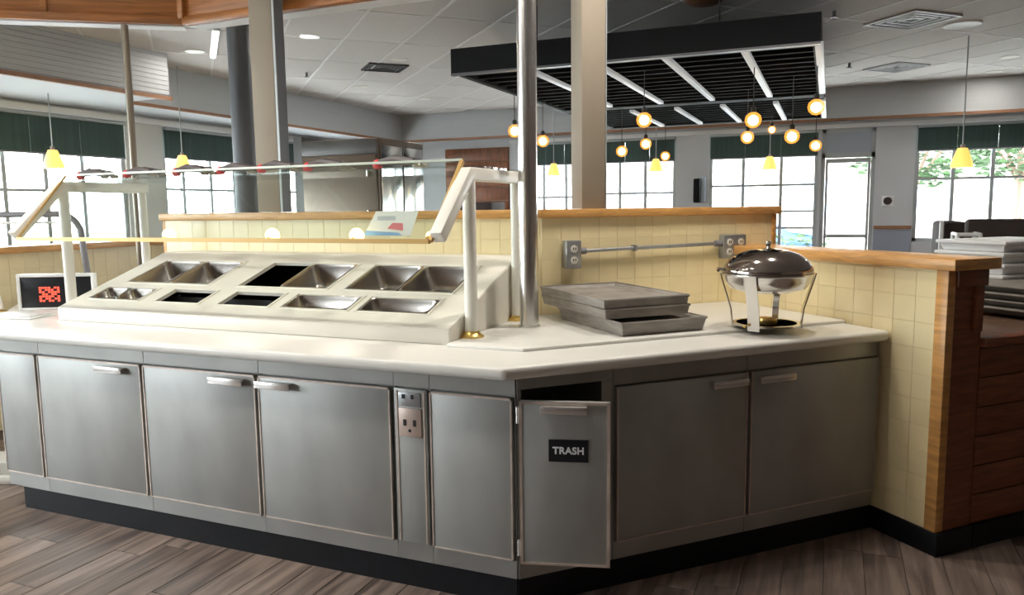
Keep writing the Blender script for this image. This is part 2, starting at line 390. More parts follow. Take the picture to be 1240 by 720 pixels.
blind('X', XL + .01, 2.0, 6.58, 2.09, 2.47, 'dark green roller blind over the widest left window', 8)
blind('X', XL + .01, 7.16, 8.39, 2.13, 2.47, 'dark green roller blind next to the dark round column', 3)
blind('X', XL + .01, 8.73, 10.58, 2.13, 2.47, 'dark green roller blind closest to the steel cooler', 4)
blind('Y', YF - .01, -4.60, -3.64, 2.15, 2.47, 'dark green roller blind left of the plain tan column', 3)
blind('Y', YF - .01, -3.35, -2.2, 2.15, 2.47, 'dark green roller blind right of the plain tan column', 3)
blind('Y', YF - .01, -1.67, -.18, 2.15, 2.47, 'dark green roller blind just left of the glazed door', 3)
blind('Y', YF - .01, 1.07, 3.88, 2.165, 2.47, 'dark green roller blind above the brown booths', 6)

# ------------------------------------------------------------------ outdoors
struct('ground', MB().box(-60, 60, -60, 60, -.4, -.2), 'asphalt', 'pale parking lot outside the windows')
def car(loc, rz, m, label):
    t = thing('parked_car', label, 'car', loc, rz); X = RM[t.name]
    b = MB(X); prof = [(-2.2, .35), (-2.2, .75), (-1.9, .92), (-.95, .98), (-.45, 1.42), (.9, 1.45), (1.6, 1.0), (2.15, .92), (2.2, .4)]
    n = len(prof)
    vs_ = [(x, -.85 if z < 1.1 else -.66, z) for x, z in prof] + [(x, .85 if z < 1.1 else .66, z) for x, z in prof]
    b.add(vs_, [tuple(range(n)), tuple(reversed(range(n, 2 * n)))] + [(i, n + i, n + (i + 1) % n, (i + 1) % n) for i in range(n)])
    b.build('body', m, t, .06, 2)
    for s_ in (-1, 1):
        MB(X).hexa([(-.75, s_ * .80, 1.02), (1.25, s_ * .80, 1.02), (1.25, s_ * .86, 1.02), (-.75, s_ * .86, 1.02), (-.42, s_ * .65, 1.38), (.85, s_ * .65, 1.38), (.85, s_ * .70, 1.38), (-.42, s_ * .70, 1.38)]).build('side_window', 'carg', t)
        for x in (-1.35, 1.4): MB(X).cyl((x, s_ * .70, .32), (x, s_ * .90, .32), .32, 20).build('wheel', 'tyre', t)
    MB(X).hexa([(-1.0, -.7, 1.0), (-.96, -.7, 1.04), (-.96, .7, 1.04), (-1.0, .7, 1.0), (-.55, -.6, 1.38), (-.5, -.6, 1.40), (-.5, .6, 1.40), (-.55, .6, 1.38)]).build('windscreen', 'carg', t)
car((-12.5, 6.3, -.2), math.radians(95), 'carb', 'blue car parked outside the widest left window')
car((-13.2, 12.2, -.2), math.radians(88), 'carw', 'white car parked beyond the left window by the cooler')
car((-2.6, 20.5, -.2), math.radians(10), 'carb', 'blue car parked outside the tall far window')
car((6.6, 18.0, -.2), math.radians(-5), 'card', 'dark car parked beyond the booths window')
def hedge(loc, sx, sy, h, label, seed):
    rnd = random.Random(seed); mb = MB()
    for i in range(int(sx * sy * h * 260)):
        p = Vector((loc[0] + rnd.uniform(-sx, sx) / 2, loc[1] + rnd.uniform(-sy, sy) / 2, loc[2] + rnd.uniform(.05, h)))
        q = Matrix.Translation(p) @ Matrix.Rotation(rnd.uniform(0, 6.3), 4, 'Z') @ Matrix.Rotation(rnd.uniform(-1, 1), 4, 'X')
        mb.add([(-.09, 0, 0), (0, -.05, .03), (.09, 0, 0), (0, .05, .03)], [(0, 1, 2, 3)], q)
    t = thing('hedge', label, 'hedge', loc)
    f = mb.build('foliage', 'leaf', t, smooth=False); f['kind'] = 'stuff'
    s_ = MB()
    for i in range(max(2, int(max(sx, sy) * 2))):
        u = (i + .5) / max(2, int(max(sx, sy) * 2)) - .5
        s_.tube([(loc[0] + u * sx, loc[1] + u * sy, loc[2]), (loc[0] + u * sx + .05, loc[1] + u * sy, loc[2] + h * .7)], [.025, .008], 6)
    s_.build('stems', 'trunk', t)
hedge((-3.0, 14.2, -.2), 2.6, .9, 1.05, 'low green hedge outside the window right of the column', 1)
hedge((-.6, 14.6, -.2), 1.2, .8, 1.1, 'low green hedge outside the tall far window', 2)
hedge((3.2, 14.8, -.2), 2.6, .9, 1.25, 'green hedge outside the booths window', 3)
hedge((-10.2, 5.2, -.2), .8, 2.2, .85, 'green hedge outside the widest left window', 4)
def tree(loc, h, label, seed):
    rnd = random.Random(seed); t = thing('street_tree', label, 'tree', loc)
    tr = MB().tube([loc, (loc[0] + .08, loc[1], loc[2] + h * .35), (loc[0], loc[1] + .1, loc[2] + h * .75)], [.13, .09, .04], 8)
    for k in range(5):
        th = k * 1.3; tr.tube([(loc[0] + .05, loc[1] + .03, loc[2] + h * .42), (loc[0] + math.cos(th) * 1.1, loc[1] + math.sin(th) * 1.1, loc[2] + h * .78)], [.05, .015], 6)
    tr.build('trunk', 'trunk', t)
    mb = MB()
    for i in range(1500):
        v = Vector((rnd.gauss(0, 1), rnd.gauss(0, 1), rnd.gauss(0, 1))).normalized() * rnd.uniform(.5, 1) ** .5
        p = Vector(loc) + Vector((v.x * 1.6, v.y * 1.6, h * .72 + v.z * h * .3))
        q = Matrix.Translation(p) @ Matrix.Rotation(rnd.uniform(0, 6.3), 4, 'Z') @ Matrix.Rotation(rnd.uniform(-1, 1), 4, 'X')
        mb.add([(-.12, 0, 0), (0, -.07, .03), (.12, 0, 0), (0, .07, .03)], [(0, 1, 2, 3)], q)
    f = mb.build('foliage', 'leaf', t, smooth=False); f['kind'] = 'stuff'
tree((-18.5, 8.2, -.2), 4.6, 'leafy tree outside between the two left windows', 11)
tree((4.0, 21, -.2), 5.0, 'leafy tree outside the booths window', 12)
tree((1.6, 19, -.2), 4.6, 'leafy tree seen through the left panes of the booths window', 13)
bld = thing('far_building', 'pale building across the parking lot', 'building', (-4, 33, -.2))
MB().box(-16, 8, 33, 40, -.2, 3.6).build('wall', 'brick', bld); MB().box(-16.4, 8.4, 32.6, 40.4, 3.6, 3.95).build('roof', 'white', bld)
for k in range(7): MB().box(-14.5 + k * 3.2, -12.7 + k * 3.2, 32.95, 33.02, 1, 2.4).build('window', 'blindlt', bld)

# ================================================================== HALF WALLS WITH TILES
def tile_mesh(w, h):
    me = MB().box(-w / 2 + .0005, w / 2 - .0005, -.003, 0, -h / 2 + .0005, h / 2 - .0005).mesh('tile', .0009, 1); me.materials.append(M['tile']); return me
TS = .108
tme = tile_mesh(TS, TS)
def tiles(parent, X, u0, u1, z0, z1, hide=None):
    """tiles on the plane y=0 of X, facing -y, full tiles with cut ones at the end"""
    z = z0; r = 0
    while z < z1 - .02:
        h = min(TS, z1 - z); u = u0
        while u < u1 - .02:
            w = min(TS, u1 - u)
            me = tme if (w == TS and h == TS) else tile_mesh(w, h)
            if not hide or not hide(u, z): piece('tile', me, parent, X @ Matrix.Translation((u + w / 2, 0, z + h / 2)))
            u += w
        z += h; r += 1
# wall behind the salad bar (along X)
WY, WB = 3.57, 3.46
cx = WY - WB * math.sqrt(2)          # corner x of the two faces
ct2 = WY + .0; 
k1 = struct('wall_back_left', MB().prism([(-3.815, WY), (cx, WY), (cx - .062, WY + .15), (-3.815, WY + .15)], 0, 1.405), 'grout', 'cream tiled half wall behind the salad bar')
tiles(k1, Matrix.Translation((0, WY, 0)), -3.815, cx, 1.405 - 5 * TS, 1.405)
# cap
ox = .03
def offc(d): # corner offset of both faces moved toward the room by d
    y = WY - d; b = WB - d; return (y - b * math.sqrt(2), y)
c_in = offc(ox); c_out = offc(-.18)
MB().prism([(-3.84, WY - ox), c_in, c_out, (-3.84, WY + .18)], 1.405, 1.448).build('cap', 'oaklong', k1, .006)
MB().box(-3.84, -3.815, WY - .004, WY + .154, .9, 1.405).build('end_trim', 'oak', k1, .003, 1)
k2 = struct('wall_back_right', MB(R45).prism([((cx + WY) * S2, WB), (3.04, WB), (3.04, WB + .15), ((cx + WY) * S2 + .062, WB + .15)], 0, 1.405), 'grout', 'cream tiled half wall behind the tray stack')
tiles(k2, R45 @ Matrix.Translation((0, WB, 0)), (cx + WY) * S2, 3.03, 1.405 - 5 * TS, 1.405)
inv45 = R45.inverted()
ci = inv45 @ Vector((*c_in, 0)); co = inv45 @ Vector((*c_out, 0))
MB(R45).prism([(ci.x, ci.y), (3.075, WB - ox), (3.075, WB + .18), (co.x, co.y)], 1.405, 1.448).build('cap', 'oaklong', k2, .006)
MB(R45).box(3.03, 3.058, WB - .012, WB + .16, .9, 1.405).build('end_trim', 'oak', k2, .003, 1)
# low wall on the right
LA, LB = 2.76, 2.12
k3 = struct('wall_low_right', MB(R45).box(LA, LA + .20, LB + .02, WB, 0, 1.19), 'grout', 'cream tiled low wall at the right end of the counter')
XW = R45 @ Matrix.Translation((LA, 0, 0)) @ Matrix.Rotation(math.radians(-90), 4, 'Z')     # local x -> -b, faces -a
tiles(k3, XW, -WB, -(LB + .055), .10, 1.19)
MB(R45).box(LA - .035, LA + .235, LB - .045, WB - .001, 1.19, 1.236).build('cap', 'oaklong', k3, .006)
MB(R45).box(LA - .010, LA + .035, LB, LB + .055, .10, 1.19).build('corner_trim', 'oak', k3, .004)
e = MB(R45); e.box(LA + .035, LA + .20, LB + .004, LB + .03, .10, 1.19).build('end_panel', 'redwood', k3)
MB(R45).box(LA + .145, LA + .195, LB - .008, LB + .01, .93, 1.12).build('stile', 'redwood', k3, .004)
MB(R45).box(LA + .035, LA + .21, LB - .012, LB + .01, 1.12, 1.188).build('rail', 'redwood', k3, .004)
struct('baseboard_right', MB(R45).box(LA - .013, LA + .20, LB - .012, 2.45, 0, .10), 'toe', 'black rubber base along the low right wall', .004)
# low wall on the left, further away
k4 = struct('wall_low_left', MB().box(-5.32, -5.15, 2.2, 5.2, 0, 1.19), 'grout', 'tan low wall beyond the left end of the counter')
XW2 = Matrix.Translation((-5.15, 0, 0)) @ Matrix.Rotation(math.radians(90), 4, 'Z')
tiles(k4, XW2, 2.6, 5.2, 1.19 - 4 * TS, 1.19)
MB().box(-5.35, -5.11, 2.17, 5.23, 1.19, 1.235).build('cap', 'oaklong', k4, .006)

# ================================================================== COUNTER
FY, FB, CB = 2.44, 2.435, 3.35
FZ0, FZ1 = .11, .862
hx = {}
def cab_left(x0, x1, label, handle=None, plain=False):
    t = thing('base_cabinet', label, 'cabinet', ((x0 + x1) / 2, FY + .3, 0), 0, 'steel base cabinets under the white counter')
    bb_ = CB - .15 if x1 < -1.3 else 2.95
    clip = lambda y: min(x1, -1.012 - max(0, y - FY) * .4142)
    MB().prism([(x0, FY + .012), (clip(FY + .012), FY + .012), (max(x0 + .02, clip(bb_)), bb_), (x0, bb_)], FZ0, FZ1).build('body', 'frame', t)
    fr = MB(); fr.box(x0, x1, FY, FY + .014, FZ0, .182).box(x0, x1, FY, FY + .014, .792, FZ1).box(x0, x0 + .006, FY, FY + .014, .182, .792).box(x1 - .006, x1, FY, FY + .014, .182, .792)
    fr.build('face_frame', 'frame', t, .0015, 1)
    if not plain:
        d0, d1 = x0 + .008, x1 - .008
        d = MB().box(d0, d1, FY - .016, FY + .008, .186, .788).build('door', 'steel', t, .003)
        ed = MB(); ed.box(d0, d0 + .006, FY - .0185, FY - .012, .186, .788).box(d1 - .006, d1, FY - .0185, FY - .012, .186, .788).box(d0, d1, FY - .0185, FY - .012, .186, .191).box(d0, d1, FY - .0185, FY - .012, .780, .788)
        ed.build('edge_strip', 'edge', d)
        if handle:
            h0, h1 = handle
            MB().box(h0, h1, FY - .045, FY - .038, .742, .768).box(h0, h1, FY - .045, FY - .014, .762, .770).build('handle', 'pull', d, .002)
    return t
cab_left(-3.76, -3.473, 'narrow steel cabinet at the far left end of the counter')
cab_left(-3.473, -2.792, 'steel cabinet with a dull pull, second from the left end', (-3.055, -2.885))
cab_left(-2.792, -2.152, 'middle steel cabinet with a bright pull at its right corner', (-2.385, -2.205))
cab_left(-2.152, -1.508, 'wide steel cabinet with a bright pull at its left corner', (-2.140, -1.965))
t = cab_left(-1.508, -1.353, 'narrow steel filler panel with a power outlet', None, True)
MB().box(-1.500, -1.361, FY - .012, FY + .002, .186, .788).build('panel', 'steel', t, .002)
tr_ = MB(); tr_.box(-1.490, -1.484, FY - .0145, FY - .010, .19, .78).box(-1.374, -1.368, FY - .0145, FY - .010, .19, .78).build('edge_strip', 'edge', t)
pt = MB().box(-1.478, -1.382, FY - .018, FY - .011, .605, .715).build('outlet_plate', 'plate', t, .002)
for xx in (-1.452, -1.410):
    MB().box(xx - .006, xx + .006, FY - .020, FY - .017, .648, .672).build('socket', 'dark', pt)
MB().cyl((-1.431, FY - .020, .630), (-1.431, FY - .017, .630), .006, 10).build('socket', 'dark', pt)
sp = MB().box(-1.480, -1.384, FY - .016, FY - .011, .722, .775).build('switch_plate', 'galv', t, .002)
MB().box(-1.462, -1.452, FY - .019, FY - .015, .752, .768).build('screw_slot', 'dark', sp); MB().box(-1.424, -1.414, FY - .019, FY - .015, .752, .768).build('screw_slot', 'dark', sp)
t = cab_left(-1.353, -1.008, 'steel cabinet with pale worn edges beside the open trash door')

def cab_right(a0, a1, label, handle=None, panel_to=None):
    l = R45 @ Vector(((a0 + a1) / 2, FB + .3, 0))
    t = thing('base_cabinet', label, 'cabinet', l, math.radians(45), 'steel base cabinets under the white counter')
    MB(R45).box(a0, a1, FB + .012, WB - .15, FZ0, FZ1).build('body', 'frame', t)
    fr = MB(R45); fr.box(a0, a1, FB, FB + .014, FZ0, .182).box(a0, a1, FB, FB + .014, .792, FZ1).box(a0, a0 + .006, FB, FB + .014, .182, .792).box(a1 - .006, a1, FB, FB + .014, .182, .792)
    fr.build('face_frame', 'frame', t, .0015, 1)
    d0, d1 = a0 + .008, a1 - .008
    d = MB(R45).box(d0, d1, FB - .016, FB + .008, .186, .788).build('door', 'steel', t, .003)
    ed = MB(R45); ed.box(d0, d0 + .005, FB - .0185, FB - .012, .186, .788).box(d1 - .005, d1, FB - .0185, FB - .012, .186, .788).box(d0, d1, FB - .0185, FB - .012, .186, .190)
    ed.build('edge_strip', 'edge', d)
    h0, h1 = handle
    MB(R45).box(h0, h1, FB - .045, FB - .038, .742, .768).box(h0, h1, FB - .045, FB - .014, .762, .770).build('handle', 'pull', d, .002)
    return t
cab_right(1.409, 2.030, 'dark steel cabinet between the trash cabinet and the end cabinet', (1.835, 2.005))
cab_right(2.032, 2.742, 'dark steel cabinet at the right end next to the tiled wall', (2.065, 2.245))
# trash cabinet, door ajar
l = R45 @ Vector((1.21, FB + .3, 0))
t = thing('base_cabinet', 'open steel trash cabinet at the counter corner', 'cabinet', l, math.radians(45), 'steel base cabinets under the white counter')
b = MB(R45); b.hexa([(1.026, FB + .014, FZ0), (1.040, FB + .014, FZ0), (1.245, 2.95, FZ0), (1.231, 2.95, FZ0), (1.026, FB + .014, FZ1), (1.040, FB + .014, FZ1), (1.245, 2.95, FZ1), (1.231, 2.95, FZ1)]).box(1.391, 1.407, FB + .012, 2.95, FZ0, FZ1).box(1.245, 1.391, 2.93, 2.95, FZ0, FZ1).prism([(1.04, FB + .014), (1.391, FB + .014), (1.391, 2.93), (1.24, 2.93)], FZ0, .19).prism([(1.04, FB + .014), (1.391, FB + .014), (1.391, 2.93), (1.24, 2.93)], .84, FZ1)
b.build('body', 'frame', t)
fr = MB(R45); fr.box(1.018, 1.407, FB, FB + .014, FZ0, .182).box(1.018, 1.407, FB, FB + .014, .815, FZ1).box(1.018, 1.032, FB, FB + .014, .182, .815).box(1.360, 1.407, FB, FB + .014, .182, .815)
fr.build('face_frame', 'frame', t, .0015, 1)
HN = Vector((-.998, 2.438, 0)); ang = math.atan2(.085, .312)
XD = Matrix.Translation(HN) @ Matrix.Rotation(ang, 4, 'Z')
d = MB(XD).box(.006, .326, -.018, .006, .183, .782).build('door', 'steel', t, .003)
ed = MB(XD); ed.box(.006, .016, -.021, -.014, .183, .782).box(.315, .326, -.021, -.014, .183, .782).box(.006, .326, -.021, -.014, .183, .192).box(.006, .326, -.021, -.014, .772, .782).build('edge_strip', 'edge', d)
MB(XD).box(.085, .245, -.048, -.041, .745, .768).box(.085, .245, -.048, -.016, .762, .771).build('handle', 'pull', d, .002)
sg = MB(XD).box(.110, .250, -.0215, -.0175, .567, .648).build('sign', 'sign', d, .001, 1); sg['label'] = 'black sign reading TRASH in white'
for z_ in (.24, .73): MB(XD).cyl((0, -.006, z_ - .03), (0, -.006, z_ + .03), .007, 10).build('hinge', 'pull', d)
cu = bpy.data.curves.new('lettering', 'FONT'); cu.body = 'TRASH'; cu.size = .035; cu.align_x = 'CENTER'; cu.align_y = 'CENTER'; cu.extrude = .0006; cu.offset = .0012; cu.space_character = 1.05
tmp = bpy.data.objects.new('tmp', cu); COL.objects.link(tmp); bpy.context.view_layer.update()
lm = bpy.data.meshes.new_from_object(tmp.evaluated_get(bpy.context.evaluated_depsgraph_get())); bpy.data.objects.remove(tmp)
XT = XD @ Matrix.Translation((.180, -.0222, .6075)) @ Matrix.Rotation(math.radians(90), 4, 'X')
lm.transform(RM[t.name].inverted() @ XT); lm.materials.clear(); lm.materials.append(M['letter'])
lt = bpy.data.objects.new('lettering', lm); COL.objects.link(lt); lt.parent = sg
# trash bin in the cabinet
bl = R45 @ Vector((1.275, 2.60, .191))
tb = thing('trash_bin', 'black trash bin inside the open trash cabinet', 'bin', bl, math.radians(45))
MB(R45).hexa([(1.20, 2.50, .191), (1.35, 2.50, .191), (1.35, 2.70, .191), (1.20, 2.70, .191), (1.185, 2.48, .62), (1.37, 2.48, .62), (1.37, 2.72, .62), (1.185, 2.72, .62)]).build('tub', 'toe', tb, .01)
MB(R45).box(1.18, 1.378, 2.472, 2.728, .615, .632).build('rim', 'toe', tb, .004)

struct('baseboard_counter_left', MB().box(-3.67, -1.012, FY + .006, FY + .05, 0, .109), 'toe', 'black base under the left run of cabinets')
struct('baseboard_counter_right', MB(R45).box(1.018, LA - .014, FB + .006, FB + .05, 0, .109), 'toe', 'black base under the right run of cabinets')

# worktop
TY, TB_ = 2.357, 2.385
tc_x = TY - TB_ * math.sqrt(2)
def ABw(a, b): v = R45 @ Vector((a, b, 0)); return (v.x, v.y)
wt = thing('worktop', 'white solid surface counter top with a rounded front edge', 'counter top', (-1.5, 2.9, .863))
poly = [(-3.80, TY), (tc_x, TY), ABw(LA - .003, TB_), ABw(LA - .003, WB - .008), (cx - .003, WY - .008), (-3.83, WY - .008), (-3.83, 3.80), (-4.95, 3.80), (-4.95, 3.45)]
MB().prism(poly, .863, .91).build('slab', 'solid', wt, .018, 4)
ry, rb_ = 2.66, 2.632
rx = ry - rb_ * math.sqrt(2)
MB().prism([(-1.392, ry), (rx, ry), ABw(LA - .006, rb_), ABw(LA - .006, WB - .009), (cx - .003, WY - .009), (-1.392, WY - .009)], .909, .924).build('raised_slab', 'solid', wt, .005, 3)

# ================================================================== SALAD WELL
WX0, WX1 = -3.665, -1.398
y0, z0, y1, z1 = 2.70, .977, 3.42, 1.222
sl = math.hypot(y1 - y0, z1 - z0); al = math.atan2(z1 - z0, y1 - y0)
XS = Matrix.Translation((0, y0, z0)) @ Matrix.Rotation(al, 4, 'X')            # x, s along slope, n up
sw = thing('salad_well', 'warm white slanted cold well with openings for food pans', 'salad bar', ((WX0 + WX1) / 2, 3.1, .91))
def s_of(y): return (y - y0) / math.cos(al)
fr0, fr1, br0, br1 = s_of(2.808), s_of(2.943), s_of(3.008), s_of(3.292)
FH = [(-3.575, -3.222), (-3.105, -2.828), (-2.700, -2.405), (-2.328, -1.965), (-1.914, -1.560)]
BH = [(-3.520, -2.952), (-2.750, -2.215), (-2.115, -1.542)]
top = MB(XS); TH = .014
def row(s0, s1, holes):
    u = WX0
    for a, b in holes: top.box(u, a, s0, s1, -TH, 0); u = b
    top.box(u, WX1, s0, s1, -TH, 0)
top.box(WX0, WX1, 0, fr0, -TH, 0); row(fr0, fr1, FH); top.box(WX0, WX1, fr1, br0, -TH, 0); row(br0, br1, BH); top.box(WX0, WX1, br1, sl, -TH, 0)
top.build('slanted_top', 'well', sw)
# raised lips round the openings
for (s0, s1, hs) in ((fr0, fr1, FH), (br0, br1, BH)):
    for a, b in hs:
        lp = MB(XS); w = .012
        lp.box(a - w, a, s0 - w, s1 + w, -.002, .004).box(b, b + w, s0 - w, s1 + w, -.002, .004).box(a, b, s0 - w, s0, -.002, .004).box(a, b, s1, s1 + w, -.002, .004)
        lp.build('opening_lip', 'well', sw, .0015, 1)
MB().box(WX0, WX1, y0 - .004, y0 + .022, .9105, .974).build('front_panel', 'well', sw, .006)
for x0_, x1_ in ((WX0 - .003, WX0 + .02), (WX1 - .02, WX1 + .003)):
    MB().extrude_x([(y0, .9105), (y0, z0 - .002), (y1, z1 - .002), (WY - .012, z1 - .002), (WY - .012, .9105)], x0_, x1_).build('side_panel', 'well', sw, .003, 1)
MB().box(WX0, WX1, y1 - .01, WY - .012, z1 - .03, z1).build('back_ledge', 'well', sw, .005)
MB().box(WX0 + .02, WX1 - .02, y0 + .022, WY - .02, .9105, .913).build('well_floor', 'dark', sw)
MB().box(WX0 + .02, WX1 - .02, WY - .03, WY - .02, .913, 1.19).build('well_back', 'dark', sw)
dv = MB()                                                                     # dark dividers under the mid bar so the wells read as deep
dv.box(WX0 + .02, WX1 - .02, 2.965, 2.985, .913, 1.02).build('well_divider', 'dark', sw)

def food_pan(x0, x1, s0, s1, depth, label):
    """rounded tapered pan hanging in an opening, in slope coordinates"""
    base = XS @ Vector(((x0 + x1) / 2, (s0 + s1) / 2, -depth))
    t = thing('food_pan', label, 'food pan', base, 0, 'steel food pans set in the salad well')
    def ring(ins, n, rad):
        pts = []; X0, X1, Y0, Y1 = x0 + ins, x1 - ins, s0 + ins, s1 - ins; r = min(rad, (X1 - X0) / 2.2, (Y1 - Y0) / 2.2)
        for cxx, cyy, st in ((X1 - r, Y0 + r, -90), (X1 - r, Y1 - r, 0), (X0 + r, Y1 - r, 90), (X0 + r, Y0 + r, 180)):
            for k in range(4):
                th = math.radians(st + k * 30); pts.append((cxx + r * math.cos(th), cyy + r * math.sin(th), n))
        return pts
    rings = [ring(.010, .001, .03), ring(.014, -.012, .03), ring(.024, -depth + .02, .035), ring(.040, -depth, .03)]
    n = 16; vs_ = [p for r_ in rings for p in r_]
    fs = [(i * n + j, i * n + (j + 1) % n, (i + 1) * n + (j + 1) % n, (i + 1) * n + j) for i in range(3) for j in range(n)] + [tuple(range(3 * n, 4 * n))]
    MB(XS).add(vs_, fs).build('tub', 'panss', t)
    o1, o2 = ring(.002, .0015, .02), ring(.010, .003, .03)
    MB(XS).add(o1 + o2 + [(x, y, .0) for x, y, z in o1], [(j, (j + 1) % n, n + (j + 1) % n, n + j) for j in range(n)] + [(2 * n + j, 2 * n + (j + 1) % n, (j + 1) % n, j) for j in range(n)]).build('rim', 'ss', t)
BD = .11; FD = .07
m1 = (BH[0][0] + BH[0][1]) / 2; m2 = (BH[1][0] + BH[1][1]) / 2 - .02; m3_ = (BH[2][0] + BH[2][1]) / 2
food_pan(BH[0][0], m1, br0, br1, BD, 'steel food pan in the back row, leftmost')
food_pan(m1, BH[0][1], br0, br1, BD, 'steel food pan in the back row, second from the left')
food_pan(m2, BH[1][1], br0, br1, BD, 'steel food pan in the back row right of the empty black slot')
food_pan(BH[2][0], m3_, br0, br1, BD, 'steel food pan in the back row, second from the right')
food_pan(m3_, BH[2][1], br0, br1, BD, 'steel food pan in the back row beside the white guard post')
fm = (FH[0][0] + FH[0][1]) / 2
food_pan(FH[0][0], fm, fr0, fr1, FD, 'small steel food pan in the front row, leftmost')
food_pan(fm, FH[0][1], fr0, fr1, FD, 'small steel food pan in the front row, second from the left')
food_pan(FH[3][0], FH[3][1], fr0, fr1, FD, 'shallow steel food pan in the front row right of the black slots')
food_pan(FH[4][0], FH[4][1], fr0, fr1, FD, 'shallow steel food pan in the front row, rightmost')

# ================================================================== SNEEZE GUARD
GX0, GX1 = -3.735, -1.365
sg_ = thing('sneeze_guard', 'white tube framed glass sneeze guard over the salad well', 'sneeze guard', ((GX0 + GX1) / 2, 3.08, .91))
for gx, zb in ((GX0, .911), (GX1, .9245)):
    p = MB().tube([(gx, 2.834, zb), (gx, 2.834, 1.60)], .027, 16).build('front_post', 'tube', sg_)
    MB().lathe([(.001, 0), (.052, 0), (.052, .006), (.038, .014), (.032, .026), (.001, .026)], (gx, 2.834, zb), 24).build('flange', 'brass', p)
    p = MB().tube([(gx, 3.335, zb), (gx, 3.335, 1.60)], .023, 16).build('back_post', 'tube', sg_)
    MB().lathe([(.001, 0), (.045, 0), (.045, .006), (.032, .014), (.028, .024), (.001, .024)], (gx, 3.335, zb), 24).build('flange', 'brass', p)
    MB().tube([(gx, 2.552, 1.347), (gx, 2.815, 1.596), (gx, 3.365, 1.596)], .027, square=True).build('bent_arm', 'tube', sg_, .008)
PB, PT = Vector((0, 2.545, 1.335)), Vector((0, 2.832, 1.650))
nv = Vector((0, -(PT.z - PB.z), PT.y - PB.y)).normalized() * .004
gl0, gl1 = GX0 + .035, GX1 - .030
MB().hexa([(gl0, *(PB - nv)[1:]), (gl1, *(PB - nv)[1:]), (gl1, *(PB + nv)[1:]), (gl0, *(PB + nv)[1:]), (gl0, *(PT - nv)[1:]), (gl1, *(PT - nv)[1:]), (gl1, *(PT + nv)[1:]), (gl0, *(PT + nv)[1:])]).build('glass_pane', 'guard', sg_, smooth=False)
MB().tube([(gl0, PB.y, PB.z), (gl1, PB.y, PB.z)], .009, square=True).build('lower_rail', 'gold', sg_)
MB().tube([(gl1 + .004, PB.y, PB.z), (gl1 + .004, PT.y, PT.z)], .008, square=True).build('edge_rail', 'gold', sg_)
MB().tube([(gl0 - .004, PB.y, PB.z), (gl0 - .004, PT.y, PT.z)], .0045, square=True).build('edge_rail', 'gold', sg_)
MB().box(gl0, gl1, PT.y - .004, PT.y + .010, PT.z, PT.z + .010).build('top_rail', mat('pale_glass_edge', (.55, .60, .52), .3), sg_)
MB().box(GX0 - .02, GX1 + .02, 2.85, 3.36, 1.6235, 1.632).build('glass_shelf', 'shelf', sg_, smooth=False)
# glowing globes added for the bright spots low in the glass
for k, gx in enumerate((-2.746, -2.167, -1.747, -1.415)):
    bb = MB().sphere((gx, PB.y + .042, PB.z + .020), .030 if k != 3 else .016).build('glow_globe', 'warmglow', sg_)
    MB().cyl((gx, PB.y + .008, PB.z), (gx, PB.y + .030, PB.z + .012), .010, 10).build('globe_holder', 'gold', bb)
# notice hung inside the glass at the right end
nt_ = thing('notice_card', 'white notice card with blue and red print under the guard', 'card', (-1.66, 2.80, 1.36))
XN = Matrix.Translation((-1.755, 2.648, 1.352)) @ Matrix.Rotation(math.radians(8), 4, 'Z') @ Matrix.Rotation(math.radians(-22), 4, 'X')
MB(XN).add([(0, 0, 0), (.205, 0, 0), (.205, .002, 0), (0, .002, 0), (.040, 0, .105), (.225, 0, .105), (.225, .002, .105), (.040, .002, .105)], BF).build('card', 'paper', nt_)
MB(XN).add([(0, -.001, 0), (.17, -.001, 0), (.17, 0, 0), (0, 0, 0), (.007, -.001, .022), (.15, -.001, .012), (.15, 0, .012), (.007, 0, .022)], BF).build('blue_band', 'bluep', nt_)
MB(XN).hexa([(.10, -.001, .03), (.17, -.001, .02), (.17, 0, .02), (.10, 0, .03), (.12, -.001, .055), (.165, -.001, .052), (.165, 0, .052), (.12, 0, .055)]).build('red_print', 'redp', nt_)
MB(XN).box(.05, .13, -.001, 0, .066, .084).build('grey_print', 'greyp', nt_)
# serving tongs lying on the glass shelf
tong_l = ['leftmost', 'second from the left', 'third from the left', 'fourth from the left', 'fifth from the left', 'second from the right', 'rightmost']
for k, (gx, gy) in enumerate(((-3.62, 2.93), (-3.30, 2.95), (-2.95, 2.94), (-2.69, 2.97), (-2.42, 2.95), (-2.15, 2.95), (-1.77, 2.95))):
    t = thing('serving_tongs', 'dark serving tongs with a red end on the guard shelf, ' + tong_l[k], 'tongs', (gx, gy, 1.632), 0, 'tongs on the glass shelf')
    for s_ in (-1, 1):
        a_ = MB(); a_.tube([(gx - .085, gy + s_ * .004, 1.664), (gx, gy + s_ * .025, 1.674), (gx + .105, gy + s_ * .030, 1.660)], [.014, .019, .016], 8)
        a_.build('arm', 'tong', t)
        MB().lathe([(.001, 0), (.018, .003), (.022, .014), (.016, .022), (.001, .024)], (gx + .118, gy + s_ * .030, 1.633), 12).build('scoop', 'panss', t)
    MB().sphere((gx - .098, gy, 1.656), .0235, 12, 8).build('hinge_end', 'red', t)

